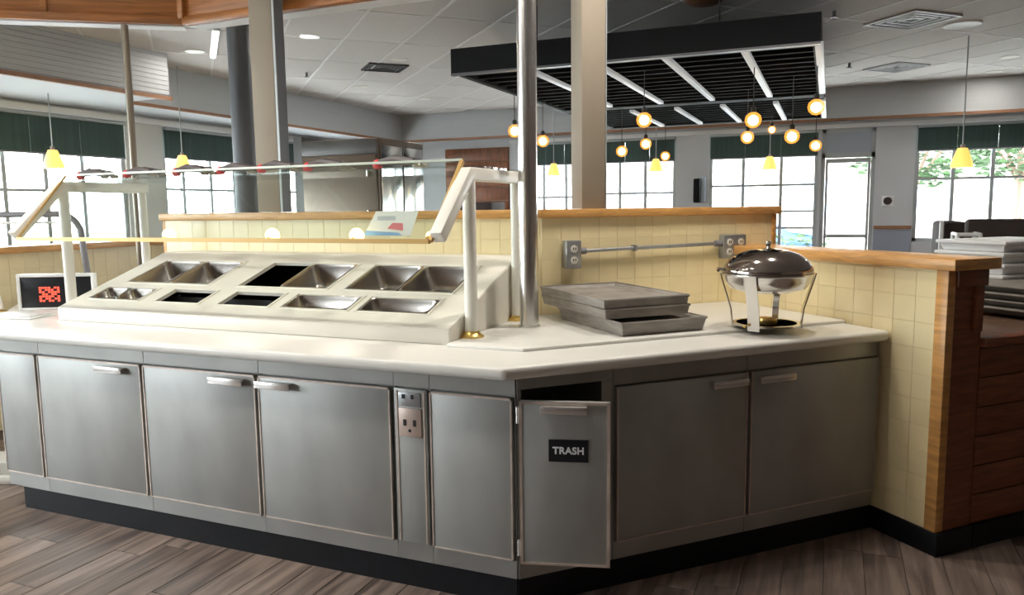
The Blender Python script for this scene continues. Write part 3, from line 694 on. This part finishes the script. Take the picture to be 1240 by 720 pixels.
# ================================================================== POLES AND COLUMNS
t = thing('steel_pole', 'shiny stainless steel pole standing on the counter', 'pole', (-1.238, 3.174, .924))
MB().cyl((-1.238, 3.174, .9245), (-1.238, 3.174, ZC), .043, 28).build('tube', 'pole', t)
MB().lathe([(.044, 0), (.050, 0), (.050, .006), (.044, .008)], (-1.238, 3.174, .9245), 28).build('collar', 'pole', t)
t = thing('bronze_pole', 'thin bronze pole holding up the cedar canopy', 'pole', (-4.035, 3.56, .911))
MB().cyl((-4.035, 3.56, .911), (-4.035, 3.56, 2.60), .021, 16).build('tube', 'bronze', t)
MB().lathe([(.022, 0), (.045, 0), (.045, .006), (.022, .010)], (-4.035, 3.56, .911), 20).build('flange', 'bronze', t)
t = thing('square_column', 'tan square column with a grey side near the cedar canopy', 'column', (-3.03, 3.66, 1.449))
MB().box(-3.112, -2.952, 3.60, 3.70, 1.4485, ZC).build('shaft', 'tan', t, .003)
MB().box(-2.951, -2.948, 3.60, 3.70, 1.4485, ZC).build('side_plate', 'colgrey', t)
MB().box(-2.9478, -2.935, 3.60, 3.606, 1.4485, ZC).build('edge_angle', 'wframe', t)
pc = inv45 @ Vector((-1.19, 3.87, 0))
t = thing('square_column', 'plain tan square column rising behind the steel pole', 'column', (R45 @ Vector((pc.x, WB + .075, 1.449))), math.radians(45))
MB(R45).box(pc.x - .068, pc.x + .068, WB + .02, WB + .14, 1.4485, ZC).build('shaft', 'tan', t, .003)
MB(R45).box(pc.x + .0685, pc.x + .072, WB + .015, WB + .14, 1.4485, ZC).build('side_plate', 'wframe', t)
t = thing('round_column', 'dark grey round column near the left windows', 'column', (-4.62, 5.21, 0))
MB().cyl((-4.62, 5.21, 0), (-4.62, 5.21, ZC - .017), .094, 28).build('shaft', 'colgrey', t)
MB().lathe([(.10, 0), (.12, 0), (.12, .1), (.10, .12)], (-4.62, 5.21, 0), 28).build('base_ring', 'colgrey', t)

# ================================================================== CEDAR CANOPY
cn = thing('cedar_canopy', 'orange cedar valance canopy hanging at the upper left', 'canopy', (-3.5, 3.9, 2.62))
cA, cC, cB = Vector((-6.05, 2.165, 0)), Vector((-3.776, 3.76, 0)), Vector((-1.45, 3.76, 0))
def run(p, q, inw0, inw1, z0_, z1_, name, m, trim0=0, trim1=0, bevel=.004):
    d = (q - p).normalized(); nrm = Vector((-d.y, d.x, 0))
    L_ = (q - p).length; X = Matrix.Translation(p) @ Matrix.Rotation(math.atan2(d.y, d.x), 4, 'Z')
    return MB(X).box(trim0, L_ - trim1, inw0, inw1, z0_, z1_).build(name, m, cn, bevel)
for p, q in ((cA, cC), (cC, cB)):
    run(p, q, 0, .05, 2.62, 2.668, 'lower_rail', 'canopyw')
    run(p, q, .018, .04, 2.668, 2.98, 'board', 'canopyw')
    run(p, q, 0, .05, 2.98, ZC - .013, 'upper_rail', 'canopyw')
    run(p, q, .05, .16, 2.615, 2.64, 'soffit_strip', 'white', bevel=0)
MB().box(cC.x - .022, cC.x + .022, cC.y - .012, cC.y + .045, 2.655, 2.99).build('corner_stile', 'canopyw', cn, .004)
for s_ in (.36, .72):
    p = cA.lerp(cC, s_); MB(Matrix.Translation(p) @ Matrix.Rotation(math.radians(35), 4, 'Z')).box(-.02, .02, -.002, .03, 2.668, 2.98).build('stile', 'canopyw', cn, .003)
for s_ in (.45, .9):
    p = cC.lerp(cB, s_); MB(Matrix.Translation(p)).box(-.02, .02, -.002, .03, 2.668, 2.98).build('stile', 'canopyw', cn, .003)

# ================================================================== THINGS ON THE COUNTER
ZT = .9245
def sheet_pan(a0, a1, b0, b1, z0_, h, label, flare=.012):
    l = R45 @ Vector(((a0 + a1) / 2, (b0 + b1) / 2, z0_))
    t = thing('sheet_pan', label, 'pan', l, math.radians(45), 'dull grey pans stacked on the counter')
    o = MB(R45); i_ = .010
    def rg(ins, z): return [(a0 + ins, b0 + ins, z), (a1 - ins, b0 + ins, z), (a1 - ins, b1 - ins, z), (a0 + ins, b1 - ins, z)]
    R_ = [rg(flare, z0_), rg(0, z0_ + h - .004), rg(0, z0_ + h), rg(i_, z0_ + h), rg(i_ + .006, z0_ + h - .014)]
    vs_ = [p for r_ in R_ for p in r_]; fs = [(3, 2, 1, 0)] + [(k * 4 + j, k * 4 + (j + 1) % 4, k * 4 + 4 + (j + 1) % 4, k * 4 + 4 + j) for k in range(4) for j in range(4)] + [(16, 17, 18, 19)]
    o.add(vs_, fs).build('body', 'tray', t, .002, 1)
    rm = MB(R45).tube([(a0, b0, z0_ + h), (a1, b0, z0_ + h), (a1, b1, z0_ + h), (a0, b1, z0_ + h), (a0, b0, z0_ + h)], .0045, 6); rm.build('rim', 'tray', t)
    return t
sheet_pan(1.590, 2.010, 2.680, 3.270, ZT, .055, 'dull grey metal pan at the bottom of the stack')
sheet_pan(1.565, 1.990, 2.775, 3.405, ZT + .0605, .040, 'dull grey metal pan in the middle of the stack', .006)
sheet_pan(1.560, 1.985, 2.775, 3.410, ZT + .1060, .036, 'dull grey metal pan on top of the stack', .004)

# electrical boxes and conduit on the tiled wall
def ebox(a0, a1, z0_, z1_, cols, label):
    t = thing('outlet_box', label, 'outlet', R45 @ Vector(((a0 + a1) / 2, WB - .006, z0_)), math.radians(45))
    MB(R45).box(a0, a1, WB - .056, WB - .0065, z0_, z1_).build('box', 'galv', t, .006)
    w = (a1 - a0) / cols
    for c_ in range(cols):
        u = a0 + (c_ + .5) * w
        for zz in (.3, .7):
            z_ = z0_ + (z1_ - z0_) * zz
            s_ = MB(R45).lathe([(.001, 0), (.019, 0), (.019, .004), (.001, .005)], (0, 0, 0), 16, X=Matrix.Translation((u, WB - .056, z_)) @ Matrix.Rotation(math.radians(90), 4, 'X')).build('outlet_face', 'ivory', t)
            MB(R45).box(u - .008, u - .004, WB - .063, WB - .0605, z_ - .004, z_ + .008).box(u + .004, u + .008, WB - .063, WB - .0605, z_ - .004, z_ + .008).build('slot', 'dark', s_)
ebox(1.700, 1.785, 1.150, 1.292, 1, 'grey outlet box with two sockets above the tray stack')
ebox(2.660, 2.810, 1.165, 1.296, 2, 'grey outlet box with four sockets behind the chafing dish')
cd = thing('conduit', 'grey metal conduit pipe joining the two outlet boxes', 'pipe', R45 @ Vector((2.2, WB - .03, 1.235)), math.radians(45))
MB(R45).cyl((1.787, WB - .030, 1.236), (2.658, WB - .030, 1.250), .010, 12).build('pipe', 'galv', cd)
MB(R45).cyl((1.787, WB - .030, 1.236), (1.820, WB - .030, 1.2365), .017, 12).build('connector', 'railg', cd)
MB(R45).cyl((2.62, WB - .030, 1.2495), (2.658, WB - .030, 1.250), .017, 12).build('connector', 'railg', cd)
MB(R45).box(2.10, 2.12, WB - .044, WB - .0065, 1.226, 1.258).build('strap', 'galv', cd, .003)

# chafing dish
cc = R45 @ Vector((2.285, 2.625, ZT)); KS = .85
ch = thing('chafing_dish', 'round polished steel chafing dish with a domed roll top lid', 'chafing dish', cc)
C0 = Vector(cc)
def at(dx, dy, dz): return (C0.x + dx, C0.y + dy, C0.z + dz)
bz = .195
MB().lathe([(.001, bz - .012), (.12, bz - .010), (.185, bz + .010), (.212, bz + .045), (.222, bz + .075), (.228, bz + .080), (.228, bz + .088), (.20, bz + .088)], C0, 40).build('water_pan', 'ss', ch)
lid = MB().lathe([(.222, bz + .089), (.224, bz + .096), (.215, bz + .125), (.192, bz + .155), (.150, bz + .184), (.095, bz + .202), (.04, bz + .210), (.001, bz + .211)], C0, 40).build('lid', 'lid', ch)
MB().lathe([(.014, bz + .209), (.009, bz + .222), (.017, bz + .236), (.013, bz + .246), (.001, bz + .249)], C0, 16).build('knob', 'ss', lid)
vd = Vector((math.sin(YAW) * 0 - C0.x, -C0.y, 0)).normalized(); sd = Vector((-vd.y, vd.x, 0))   # towards / across the view
for ang_ in (-78, -20, 100, 165):
    dv_ = (vd * math.cos(math.radians(ang_ + 0)) + sd * math.sin(math.radians(ang_))); w = Vector((-dv_.y, dv_.x, 0))
    lw = .030 if ang_ in (-20,) else .016
    pts = [(.170, .0), (.168, .02), (.178, .10), (.196, .16), (.226, bz + .06), (.232, bz + .085)]
    q = MB(); vs_ = []; fs = []
    for rr_, zz in pts:
        for s_, o_ in ((-1, 0), (1, 0), (1, .006), (-1, .006)):
            p = C0 + dv_ * (rr_ + o_) + w * (s_ * lw) + Vector((0, 0, zz)); vs_.append(tuple(p))
    for i in range(len(pts) - 1):
        for j in range(4): fs.append((i * 4 + j, i * 4 + (j + 1) % 4, i * 4 + 4 + (j + 1) % 4, i * 4 + 4 + j))
    fs += [(0, 1, 2, 3), tuple(range(len(vs_) - 4, len(vs_)))]
    q.add(vs_, fs).build('leg', 'ss', ch)
MB().lathe([(.150, .018), (.172, .018), (.172, .026), (.150, .026), (.150, .018)], C0, 36).build('base_ring', 'ss', ch)
fb = MB().lathe([(.001, .016), (.050, .016), (.055, .030), (.052, .050), (.020, .054), (.001, .054)], C0, 24).build('fuel_holder', 'brass', ch)
MB().lathe([(.001, 0), (.010, 0), (.010, .010), (.001, .010)], C0 + vd * .178 + sd * -.10 + Vector((0, 0, .022)), 12).build('stud', 'brass', ch)
hd = MB().tube([tuple(C0 + sd * -.22 + Vector((0, 0, bz + .10))), tuple(C0 + sd * -.245 + vd * .02 + Vector((0, 0, bz + .105))), tuple(C0 + sd * -.24 + vd * .06 + Vector((0, 0, bz + .10)))], .008, 8); hd.build('roll_handle', 'ss', lid)

XK = Matrix.Scale(KS, 4)
for o in ch.children_recursive: o.data.transform(XK)
# LED sign at the left end
va = math.atan2(.184, .351)
XC = Matrix.Translation((-4.265, 2.905, .9105)) @ Matrix.Rotation(va, 4, 'Z')
lc = thing('led_sign', 'black display with red lights in a white frame on the counter', 'display', (-4.07, 3.0, .9105), va)
MB(XC).box(.012, .413, 0, .03, .010, .198).build('screen', 'sign', lc, .002)
fm_ = MB(XC); fm_.box(0, .018, -.008, .034, 0, .205).box(.407, .425, -.008, .034, 0, .205).box(.018, .407, -.008, .034, .187, .205).box(.018, .407, -.008, .034, 0, .012).build('bezel', 'whitep', lc, .004)
rows = ['1101101', '1011011', '1111101', '0110110', '1101111', '1011101', '1111011']
for j, rw in enumerate(rows):
    for i, c_ in enumerate(rw):
        if c_ == '1': MB(XC).box(.118 + i * .0165, .1305 + i * .0165, -.002, .001, .046 + j * .0125, .0555 + j * .0125).build('led_block', 'led', lc)
t = thing('folded_tray', 'flat white tray lying on the counter before the display', 'tray', (-3.95, 2.72, .9105))
XF = Matrix.Translation((-3.98, 2.70, .9105)) @ Matrix.Rotation(math.radians(10), 4, 'Z')
MB(XF).box(-.14, .15, -.07, .10, 0, .012).build('base', 'whitep', t, .004); MB(XF).box(-.13, .14, -.06, .09, .012, .022).build('lip', 'whitep', t, .004)
# curved tube rail of the next serving line
t = thing('curved_rail', 'grey curved tube rail at the left end of the counter', 'rail', (-4.42, 3.50, .911))
pts = [(-5.9, 3.0, 1.458), (-4.62, 3.47, 1.452)]
for k in range(1, 7):
    th = k * 15 * math.pi / 180; pts.append((-4.62 + math.sin(th) * .14, 3.47 + math.sin(th) * .035, 1.452 - .14 * (1 - math.cos(th))))
pts += [(-4.44, 3.51, .925)]
MB().tube(pts, .020, 12).build('tube', 'railg', t); MB().lathe([(.021, 0), (.04, 0), (.04, .006), (.021, .01)], (-4.44, 3.51, .911), 20).build('flange', 'galv', t)
MB().tube([(-4.62, 3.44, 1.40), (-5.9, 2.97, 1.40)], .008, 8).build('lower_bar', 'white', t)
t = thing('slanted_post', 'white slanted guard post at the left edge of the counter', 'post', (-4.22, 2.80, .911))
MB().tube([(-4.23, 2.777, .926), (-4.40, 2.83, 1.20)], .02, 12).build('tube', 'tube', t); MB().lathe([(.001, 0), (.04, 0), (.04, .01), (.02, .02)], (-4.225, 2.775, .911), 20).build('flange', 'brass', t)

# white tubs on the floor at the left
t = thing('white_tub', 'white plastic tub lying on the floor by the cabinets', 'tub', (-4.12, 2.72, 0))
XF = Matrix.Translation((-4.14, 2.70, 0)) @ Matrix.Rotation(math.radians(20), 4, 'Z')
MB(XF).box(-.22, .20, -.10, .14, .0, .045).build('lid', 'ivory', t, .012); MB(XF).hexa([(-.18, -.07, .045), (.14, -.07, .045), (.14, .11, .045), (-.18, .11, .045), (-.19, -.08, .12), (.16, -.08, .12), (.16, .12, .12), (-.19, .12, .12)]).build('tub_body', 'ivory', t, .012)

# ================================================================== WOODEN COUNTER AT THE RIGHT
wc = thing('wooden_counter', 'dark red wooden counter beside the low tiled wall', 'counter', R45 @ Vector((3.9, 2.7, 0)), math.radians(45))
WA0 = LA + .205
MB(R45).box(WA0, 5.2, LB + .02, 3.35, .10, .862).build('carcass', 'redwood', wc)
for k in range(6):
    MB(R45).box(WA0, 5.2, LB + .002, LB + .022, .105 + k * .126, .105 + k * .126 + .122).build('board', 'redwood', wc, .004)
MB(R45).box(WA0 + .001, 5.2, LB - .02, LB + .05, .862, .90).build('front_moulding', 'redwood', wc, .006)
MB(R45).box(WA0 + .001, 5.2, LB + .05, 3.36, .862, .890).build('top', mat('varnished_top', (.17, .10, .07), .18), wc, .003)
MB(R45).box(WA0 + .1, 5.2, 2.62, 2.66, .890, .905).build('ledge', 'oak', wc, .003)
MB(R45).box(WA0, 5.2, LB - .012, LB + .03, 0, .10).build('base', 'toe', wc)
# stacked white bins
for k in range(6):
    z_ = .8905 + k * .060
    pos = ['at the bottom', 'second from the bottom', 'third from the bottom', 'third from the top', 'second from the top', 'on top'][k]
    a0, b0 = 3.93 + (k % 2) * .008, 2.72
    t = thing('white_bin', 'white ridged plastic bin ' + pos + ' of the stack on the wooden counter', 'bin', R45 @ Vector((a0 + .3, b0 + .2, z_)), math.radians(45), 'stacked white bins')
    MB(R45).hexa([(a0 + .02, b0 + .02, z_), (a0 + .58, b0 + .02, z_), (a0 + .58, b0 + .38, z_), (a0 + .02, b0 + .38, z_), (a0 + .008, b0 + .008, z_ + .038), (a0 + .592, b0 + .008, z_ + .038), (a0 + .592, b0 + .392, z_ + .038), (a0 + .008, b0 + .392, z_ + .038)]).build('tub', 'whitep', t, .006)
    MB(R45).box(a0 - .008, a0 + .608, b0 - .008, b0 + .408, z_ + .038, z_ + .0585).build('rim', 'whitep', t, .007)
for k in range(4):
    z_ = .9055 + k * .036
    pos = ['bottom', 'second', 'third', 'top'][k]
    t = thing('dark_tray', 'dark tray, %s of the pile before the white bins' % (pos + (' one' if k in (0, 3) else ' from the bottom')), 'tray', R45 @ Vector((3.85, 2.5, z_)), math.radians(45), 'dark trays on the wooden counter')
    a0, b0 = 3.62 + .012 * (k % 2), 2.30
    MB(R45).hexa([(a0 + .03, b0 + .03, z_), (a0 + .57, b0 + .03, z_), (a0 + .57, b0 + .37, z_), (a0 + .03, b0 + .37, z_), (a0, b0, z_ + .028), (a0 + .6, b0, z_ + .028), (a0 + .6, b0 + .4, z_ + .028), (a0, b0 + .4, z_ + .028)]).build('tray_body', 'traydark', t, .004)
    MB(R45).box(a0 - .004, a0 + .604, b0 - .004, b0 + .404, z_ + .028, z_ + .035).build('rim', 'tray', t, .002)

# ================================================================== BACKGROUND FURNITURE
t = thing('booth_bench', 'brown vinyl booth back seen end-on by the pier', 'booth', (1.0, 8.1, 0))
MB().box(.90, 1.10, 7.42, 8.2, .42, 1.29).build('backrest', 'vinyl', t, .03); MB().box(1.10, 1.62, 7.42, 8.2, .30, .46).build('seat', 'vinyl', t, .03)
MB().box(.90, 1.60, 7.44, 8.18, 0, .30).build('plinth', 'brown', t); MB().box(.868, .898, 7.38, 7.418, 0, 1.30).build('end_post', 'white', t, .004)
t = thing('booth_bench', 'long brown vinyl booth back under the far right window', 'booth', (2.2, 7.7, 0))
MB().box(1.0, 3.4, 6.88, 7.06, .46, 1.325).build('backrest', 'vinyl', t, .03); MB().box(1.0, 3.4, 6.42, 6.88, .30, .47).build('seat', 'vinyl', t, .03); MB().box(1.02, 3.38, 6.44, 7.04, 0, .30).build('plinth', 'brown', t)
t = thing('high_chair', 'white framed high chair behind the low wall cap', 'high chair', (.93, 6.3, 0))
for s_, nm in ((.845, 'side_frame'), (.985, 'side_frame')):
    MB().tube([(s_, 6.15, 0), (s_, 6.22, 1.23), (s_, 6.45, 1.23), (s_, 6.55, 0)], .014, 8).build(nm, 'whitep', t)
MB().tube([(.845, 6.22, 1.23), (.985, 6.22, 1.23)], .014, 8).build('cross_bar', 'whitep', t); MB().box(.86, .97, 6.36, 6.39, .75, 1.20).build('backrest', 'vinyl', t, .01); MB().box(.86, .97, 6.20, 6.44, .68, .71).build('seat', 'vinyl', t, .006)
# steel cooler
t = thing('steel_cooler', 'tall stainless steel cooler behind the half wall', 'cooler', (-4.75, 7.3, 0))
MB().box(-5.25, -4.30, 6.80, 7.75, .10, 2.19).build('cabinet', 'fridge', t, .01); MB().box(-5.22, -4.33, 6.83, 7.72, 0, .10).build('plinth', 'toe', t)
MB().box(-5.235, -4.315, 6.775, 6.80, .14, 2.02).build('door', 'fridge', t, .006); MB().box(-5.24, -4.31, 6.78, 6.80, 2.03, 2.18).build('grille', 'fridged', t, .003)
MB().box(-4.298, -4.285, 6.84, 7.26, .16, 2.12).build('side_panel', 'ss', t, .004); MB().box(-4.298, -4.285, 7.29, 7.71, .16, 2.12).build('side_panel', 'ss', t, .004)
MB().tube([(-4.40, 6.745, .95), (-4.40, 6.745, 1.45)], .014).build('handle', 'ss', t)
MB().box(-5.36, -5.252, 6.80, 7.75, 0, 2.24).build('side_cheek', 'fridged', t)
# wood panelled wall piece
t = thing('wood_panel', 'reddish wood board panel on the far wall', 'wall panel', (-5.5, YF - .02, .5))
for k in range(9): MB().box(-6.10, -4.93, YF - .03, YF - .001, .5 + k * .218, .5 + k * .218 + .212).build('board', 'orangew', t, .004)
t = thing('serving_cart', 'dark cart standing before the reddish wood panel', 'cart', (-5.05, 11.0, 0))
MB().box(-5.35, -4.80, 10.7, 11.2, .15, .55).build('lower_bin', 'fridged', t, .01); MB().box(-5.38, -4.77, 10.68, 11.22, .9, 1.55).build('upper_box', 'vinyl', t, .01)
for x_ in (-5.34, -4.81):
    for y_ in (10.72, 11.18): MB().cyl((x_, y_, 0), (x_, y_, .92), .015, 8).build('leg', 'railg', t)
t = thing('wall_dispenser', 'black dispenser with a pale blue sheet on the far pier', 'dispenser', (-1.80, YF - .05, 1.5))
MB().box(-1.90, -1.80, YF - .12, YF - .001, 1.50, 1.86).build('body', 'black', t, .02); MB().box(-1.80, -1.735, YF - .03, YF - .001, 1.52, 1.88).build('sheet', mat('pale_blue_sheet', (.55, .68, .85), .6), t, .004)
t = thing('thermostat', 'dark round thermostat on the pier beside the glazed door', 'thermostat', (.735, YF - .02, 1.46))
MB().lathe([(.001, 0), (.055, 0), (.05, .02), (.001, .025)], (0, 0, 0), 20, X=Matrix.Translation((.735, YF - .001, 1.49)) @ Matrix.Rotation(math.radians(90), 4, 'X')).build('dial', 'vinyl', t)
MB().box(.66, .81, YF - .006, YF - .0005, 1.42, 1.56).build('back_plate', 'whitep', t)

# ================================================================== PERGOLA
pg = thing('black_pergola', 'black suspended ceiling frame with slats and light strips', 'ceiling frame', (-1.4, 7.8, 2.5))
px0, px1, py0, py1 = -2.76, -.09, 5.45, 10.2
MB().box(px0, px1, py0, py0 + .05, 2.50, 2.685).build('front_board', 'black', pg); MB().box(px0, px1, py1 - .05, py1, 2.50, 2.685).build('back_board', 'black', pg)
MB().box(px0, px0 + .05, py0 + .05, py1 - .05, 2.50, 2.685).build('side_board', 'black', pg); MB().box(px1 - .05, px1, py0 + .05, py1 - .05, 2.50, 2.685).build('side_board', 'black', pg)
MB().box(px0 + .05, px1 - .05, py0 + .05, py1 - .05, 2.655, 2.675).build('top_board', 'black', pg)
MB().box(px0, px1, py0 - .004, py0 + .05, 2.484, 2.50).build('lower_strip', mat('dark_grey_strip', (.16, .16, .18), .4), pg)
n = 22
for k in range(n):
    y_ = py0 + .2 + k * (py1 - py0 - .3) / n
    MB().box(px0 + .05, px1 - .05, y_, y_ + .045, 2.515, 2.60).build('slat', 'slat', pg)
MB().box(px0 + .05, px1 - .05, 8.08, 8.28, 2.505, 2.62).build('cross_beam', 'black', pg)
for x_ in (-.10, -.57, -1.11, -1.62, -2.15): MB().box(x_ - .026, x_ + .026, 5.52, 7.9, 2.485, 2.514).build('light_strip', 'strip', pg, .004)
for x_ in (-.10, -.55, -1.08, -1.56, -2.05): MB().box(x_ - .026, x_ + .026, 8.42, 10.1, 2.485, 2.514).build('light_strip', 'strip', pg, .004)
for x_ in (-2.1, -.75):
    for y_ in (5.6, 9.9):
        MB().cyl((x_, y_, 2.68), (x_, y_, ZC - .012), .006, 8).build('hanger_rod', 'cord', pg)

# ================================================================== LAMPS
def edison(p, r, label):
    x, y, z = p
    top = 2.656 if (px0 < x < px1 and py0 < y < py1) else ZC - .0125
    t = thing('globe_bulb', label, 'light bulb', (x, y, z - r), 0, 'bare globe bulbs hanging from the black frame')
    MB().cyl((x, y, z + r * 1.35), (x, y, top - .016 if top < 3 else top), .004, 6).build('cord', 'cord', t)
    MB().lathe([(.001, r * .85), (.019, r * .85), (.021, r * 1.35), (.012, r * 1.6), (.001, r * 1.62)], (x, y, z), 14).build('socket', 'cord', t)
    g = MB().lathe([(.001, -r), (r * .5, -r * .87), (r * .87, -r * .5), (r, 0), (r * .87, r * .5), (r * .55, r * .78), (r * .3, r * .9)], (x, y, z), 20).build('globe', 'bulbglass', t)
    MB().sphere((x, y, z - r * .05), r * .62, 12, 8).build('filament', 'core', g)
bl = [((-2.70, 6.60, 2.160), 'bare globe bulb left of the steel pole'), ((-2.70, 7.35, 2.125), 'bare globe bulb just right of the steel pole'),
      ((-1.39, 6.124, 2.141), 'largest bare globe bulb right of the plain tan column'), ((-.558, 6.134, 2.096), 'large bare globe bulb below the centre light strip'),
      ((-.12, 6.30, 2.185), 'bare globe bulb at the right edge of the black frame'), ((-2.098, 8.181, 2.051), 'lower left of the three small globe bulbs before the window right of the column'),
      ((-1.861, 8.289, 2.128), 'upper of the three small globe bulbs before the window right of the column'), ((-1.98, 9.95, 2.095), 'lower right of the three small globe bulbs before the window right of the column'),
      ((-.743, 7.628, 2.094), 'globe bulb hanging just under the large centre bulb'), ((-.68, 9.9, 2.36), 'tiny globe bulb nearest the far window header'),
      ((-.314, 6.925, 2.026), 'globe bulb before the right half of the tall window blind'), ((-.16, 8.75, 2.07), 'globe bulb in front of the transom over the glazed door')]
for p, lb in bl: edison(p, .0625 if 'tiny' not in lb else .05, lb)
def pendant(p, r, label):
    x, y, z = p
    t = thing('pendant_lamp', label, 'pendant lamp', (x, y, z - .1), 0, 'amber glass pendant lamps')
    MB().lathe([(r, -r * 1.0), (r * .98, -r * .78), (r * .82, -r * .2), (r * .55, r * .55), (r * .42, r * .85), (r * .36, r * .86), (r * .50, r * .5), (r * .76, -r * .2), (r * .93, -r * .8)], (x, y, z), 24).build('shade', 'shade', t)
    MB().cyl((x, y, z + r * .8), (x, y, z + r * 1.2), r * .2, 12).build('cap', 'railg', t)
    top = ZC - .0125
    if x < -6.2 and y < 5.95 or x < -6.75: top = 2.60
    MB().cyl((x, y, z + r * 1.2), (x, y, top), .006, 6).build('stem', 'wframe', t)
pendant((-6.95, 5.20, 1.985), .095, 'amber glass pendant lamp before the widest left window')
pendant((-6.6, 6.463, 1.994), .095, 'amber glass pendant lamp by the dark round column')
pendant((-3.80, 10.8, 2.02), .095, 'amber glass pendant lamp left of the plain tan column')
pendant((-2.30, 10.9, 2.04), .095, 'amber glass pendant lamp before the window right of the column')
pendant((-.78, 11.1, 2.03), .095, 'amber glass pendant lamp before the tall far window')
pendant((1.168, 8.586, 1.893), .10, 'amber glass pendant lamp over the brown booths')
def downlight(x, y, label, r=.075, power=9):
    t = thing('downlight', label, 'downlight', (x, y, ZC - .02), 0, 'recessed ceiling downlights')
    MB().lathe([(r, -.020), (r * 1.2, -.020), (r * 1.25, -.013), (r, -.013)], (x, y, ZC), 24).build('trim_ring', 'can', t)
    MB().lathe([(.001, -.0145), (r * .98, -.0145), (r * .98, -.0128), (.001, -.0128)], (x, y, ZC), 20).build('lamp', 'canlamp', t)
    ld = bpy.data.lights.new('downlight_beam', 'AREA'); ld.shape = 'DISK'; ld.size = r * 1.9; ld.energy = power; ld.color = (1, .93, .83)
    lo = bpy.data.objects.new('downlight_beam', ld); COL.objects.link(lo); lo.location = (0, 0, -.0015); lo.parent = t
for x_, y_, lb in ((-4.414, 5.9, 'downlight just right of the tan column with a grey side'), (-4.25, 7.2, 'downlight next to the dark square vent at left'), (-5.595, 8.496, 'downlight nearer the left bulkhead, above the steel cooler'),
                   (-5.83, 5.95, 'downlight left of the dark round column'), (-5.42, 9.86, 'downlight nearest the far left corner'), (1.758, 9.978, 'downlight at the right edge of the ceiling'), (1.78, 11.0, 'downlight closest to the far bulkhead at right')):
    downlight(x_, y_, lb, power=4)
for (x_, y_, lb) in ((-3.7, 1.75, 'left end of the salad well'), (-2.75, 1.75, 'middle of the salad well'), (-1.75, 1.75, 'right end of the salad well'), (-.80, 3.30, 'tray stack'), (-.10, 3.70, 'chafing dish'),
                     (-5.0, 1.6, 'left aisle')):
    downlight(x_, y_, 'unseen downlight added above the ' + lb, power=11)  # put in overhead, out of view, to brighten the counter and aisle
def ceiling_vent(x, y, s, label, dark=False):
    t = thing('ceiling_vent', label, 'vent', (x, y, ZC - .03), math.radians(45))
    X = Matrix.Translation((x, y, ZC)) @ R45
    MB(X).box(-s, s, -s, s, -.0145, -.0125).build('back_plate', 'ventd', t)
    for k in range(4):
        q = s * (1 - k * .24); w = .022; z_ = -.030 + k * .003
        rg = MB(X); rg.box(-q, q, -q, -q + w, z_, -.0146).box(-q, q, q - w, q, z_, -.0146).box(-q, -q + w, -q + w, q - w, z_, -.0146).box(q - w, q, -q + w, q - w, z_, -.0146)
        rg.build('louvre', 'ventd' if dark else 'vent', t)
ceiling_vent(.60, 7.60, .27, 'square white louvred ceiling vent at the upper right')
ceiling_vent(.657, 10.1, .25, 'grey ceiling vent nearer the far bulkhead at right')
ceiling_vent(-4.62, 7.50, .22, 'dark ceiling vent at the upper left', True)
ceiling_vent(-3.2, 9.6, .22, 'grey ceiling vent left of the black frame')
t = thing('ceiling_speaker', 'white round ceiling speaker beside the louvred vent', 'speaker', (1.03, 7.98, ZC - .03))
MB().lathe([(.001, -.022), (.13, -.024), (.15, -.030), (.16, -.013), (.001, -.013)], (1.03, 7.98, ZC), 32).build('grille', 'white', t)
t = thing('smoke_detector', 'brown round ceiling fitting above the black frame', 'ceiling fitting', (-.944, 6.2, ZC - .04))
MB().lathe([(.001, -.045), (.11, -.040), (.15, -.013), (.001, -.013)], (-.944, 6.2, ZC), 28).build('cover', 'brown', t)
for x_, y_, lb in ((-.02, 7.0, 'small dark sprinkler head left of the louvred vent'), (.15, 9.6, 'small dark sprinkler head near the far vent'), (-5.6, 7.4, 'small dark sprinkler head above the left bulkhead corner')):
    t = thing('sprinkler', lb, 'sprinkler', (x_, y_, ZC - .08))
    MB().cyl((x_, y_, ZC - .06), (x_, y_, ZC - .0125), .014, 10).build('body', 'railg', t); MB().lathe([(.001, -.066), (.03, -.066), (.03, -.060), (.001, -.060)], (x_, y_, ZC), 12).build('deflector', 'railg', t)
t = thing('linear_light', 'white linear light fixed to the ceiling by the round column', 'ceiling light', (-5.6, 5.95, ZC - .05), math.radians(135))
X = Matrix.Translation((-5.42, 5.78, ZC)) @ Matrix.Rotation(math.radians(135), 4, 'Z')
MB(X).box(-.66, .60, -.035, .035, -.030, -.0165).build('housing', 'white', t, .004); MB(X).box(-.64, .58, -.025, .025, -.042, -.030).build('diffuser', 'tubelamp', t, .006)
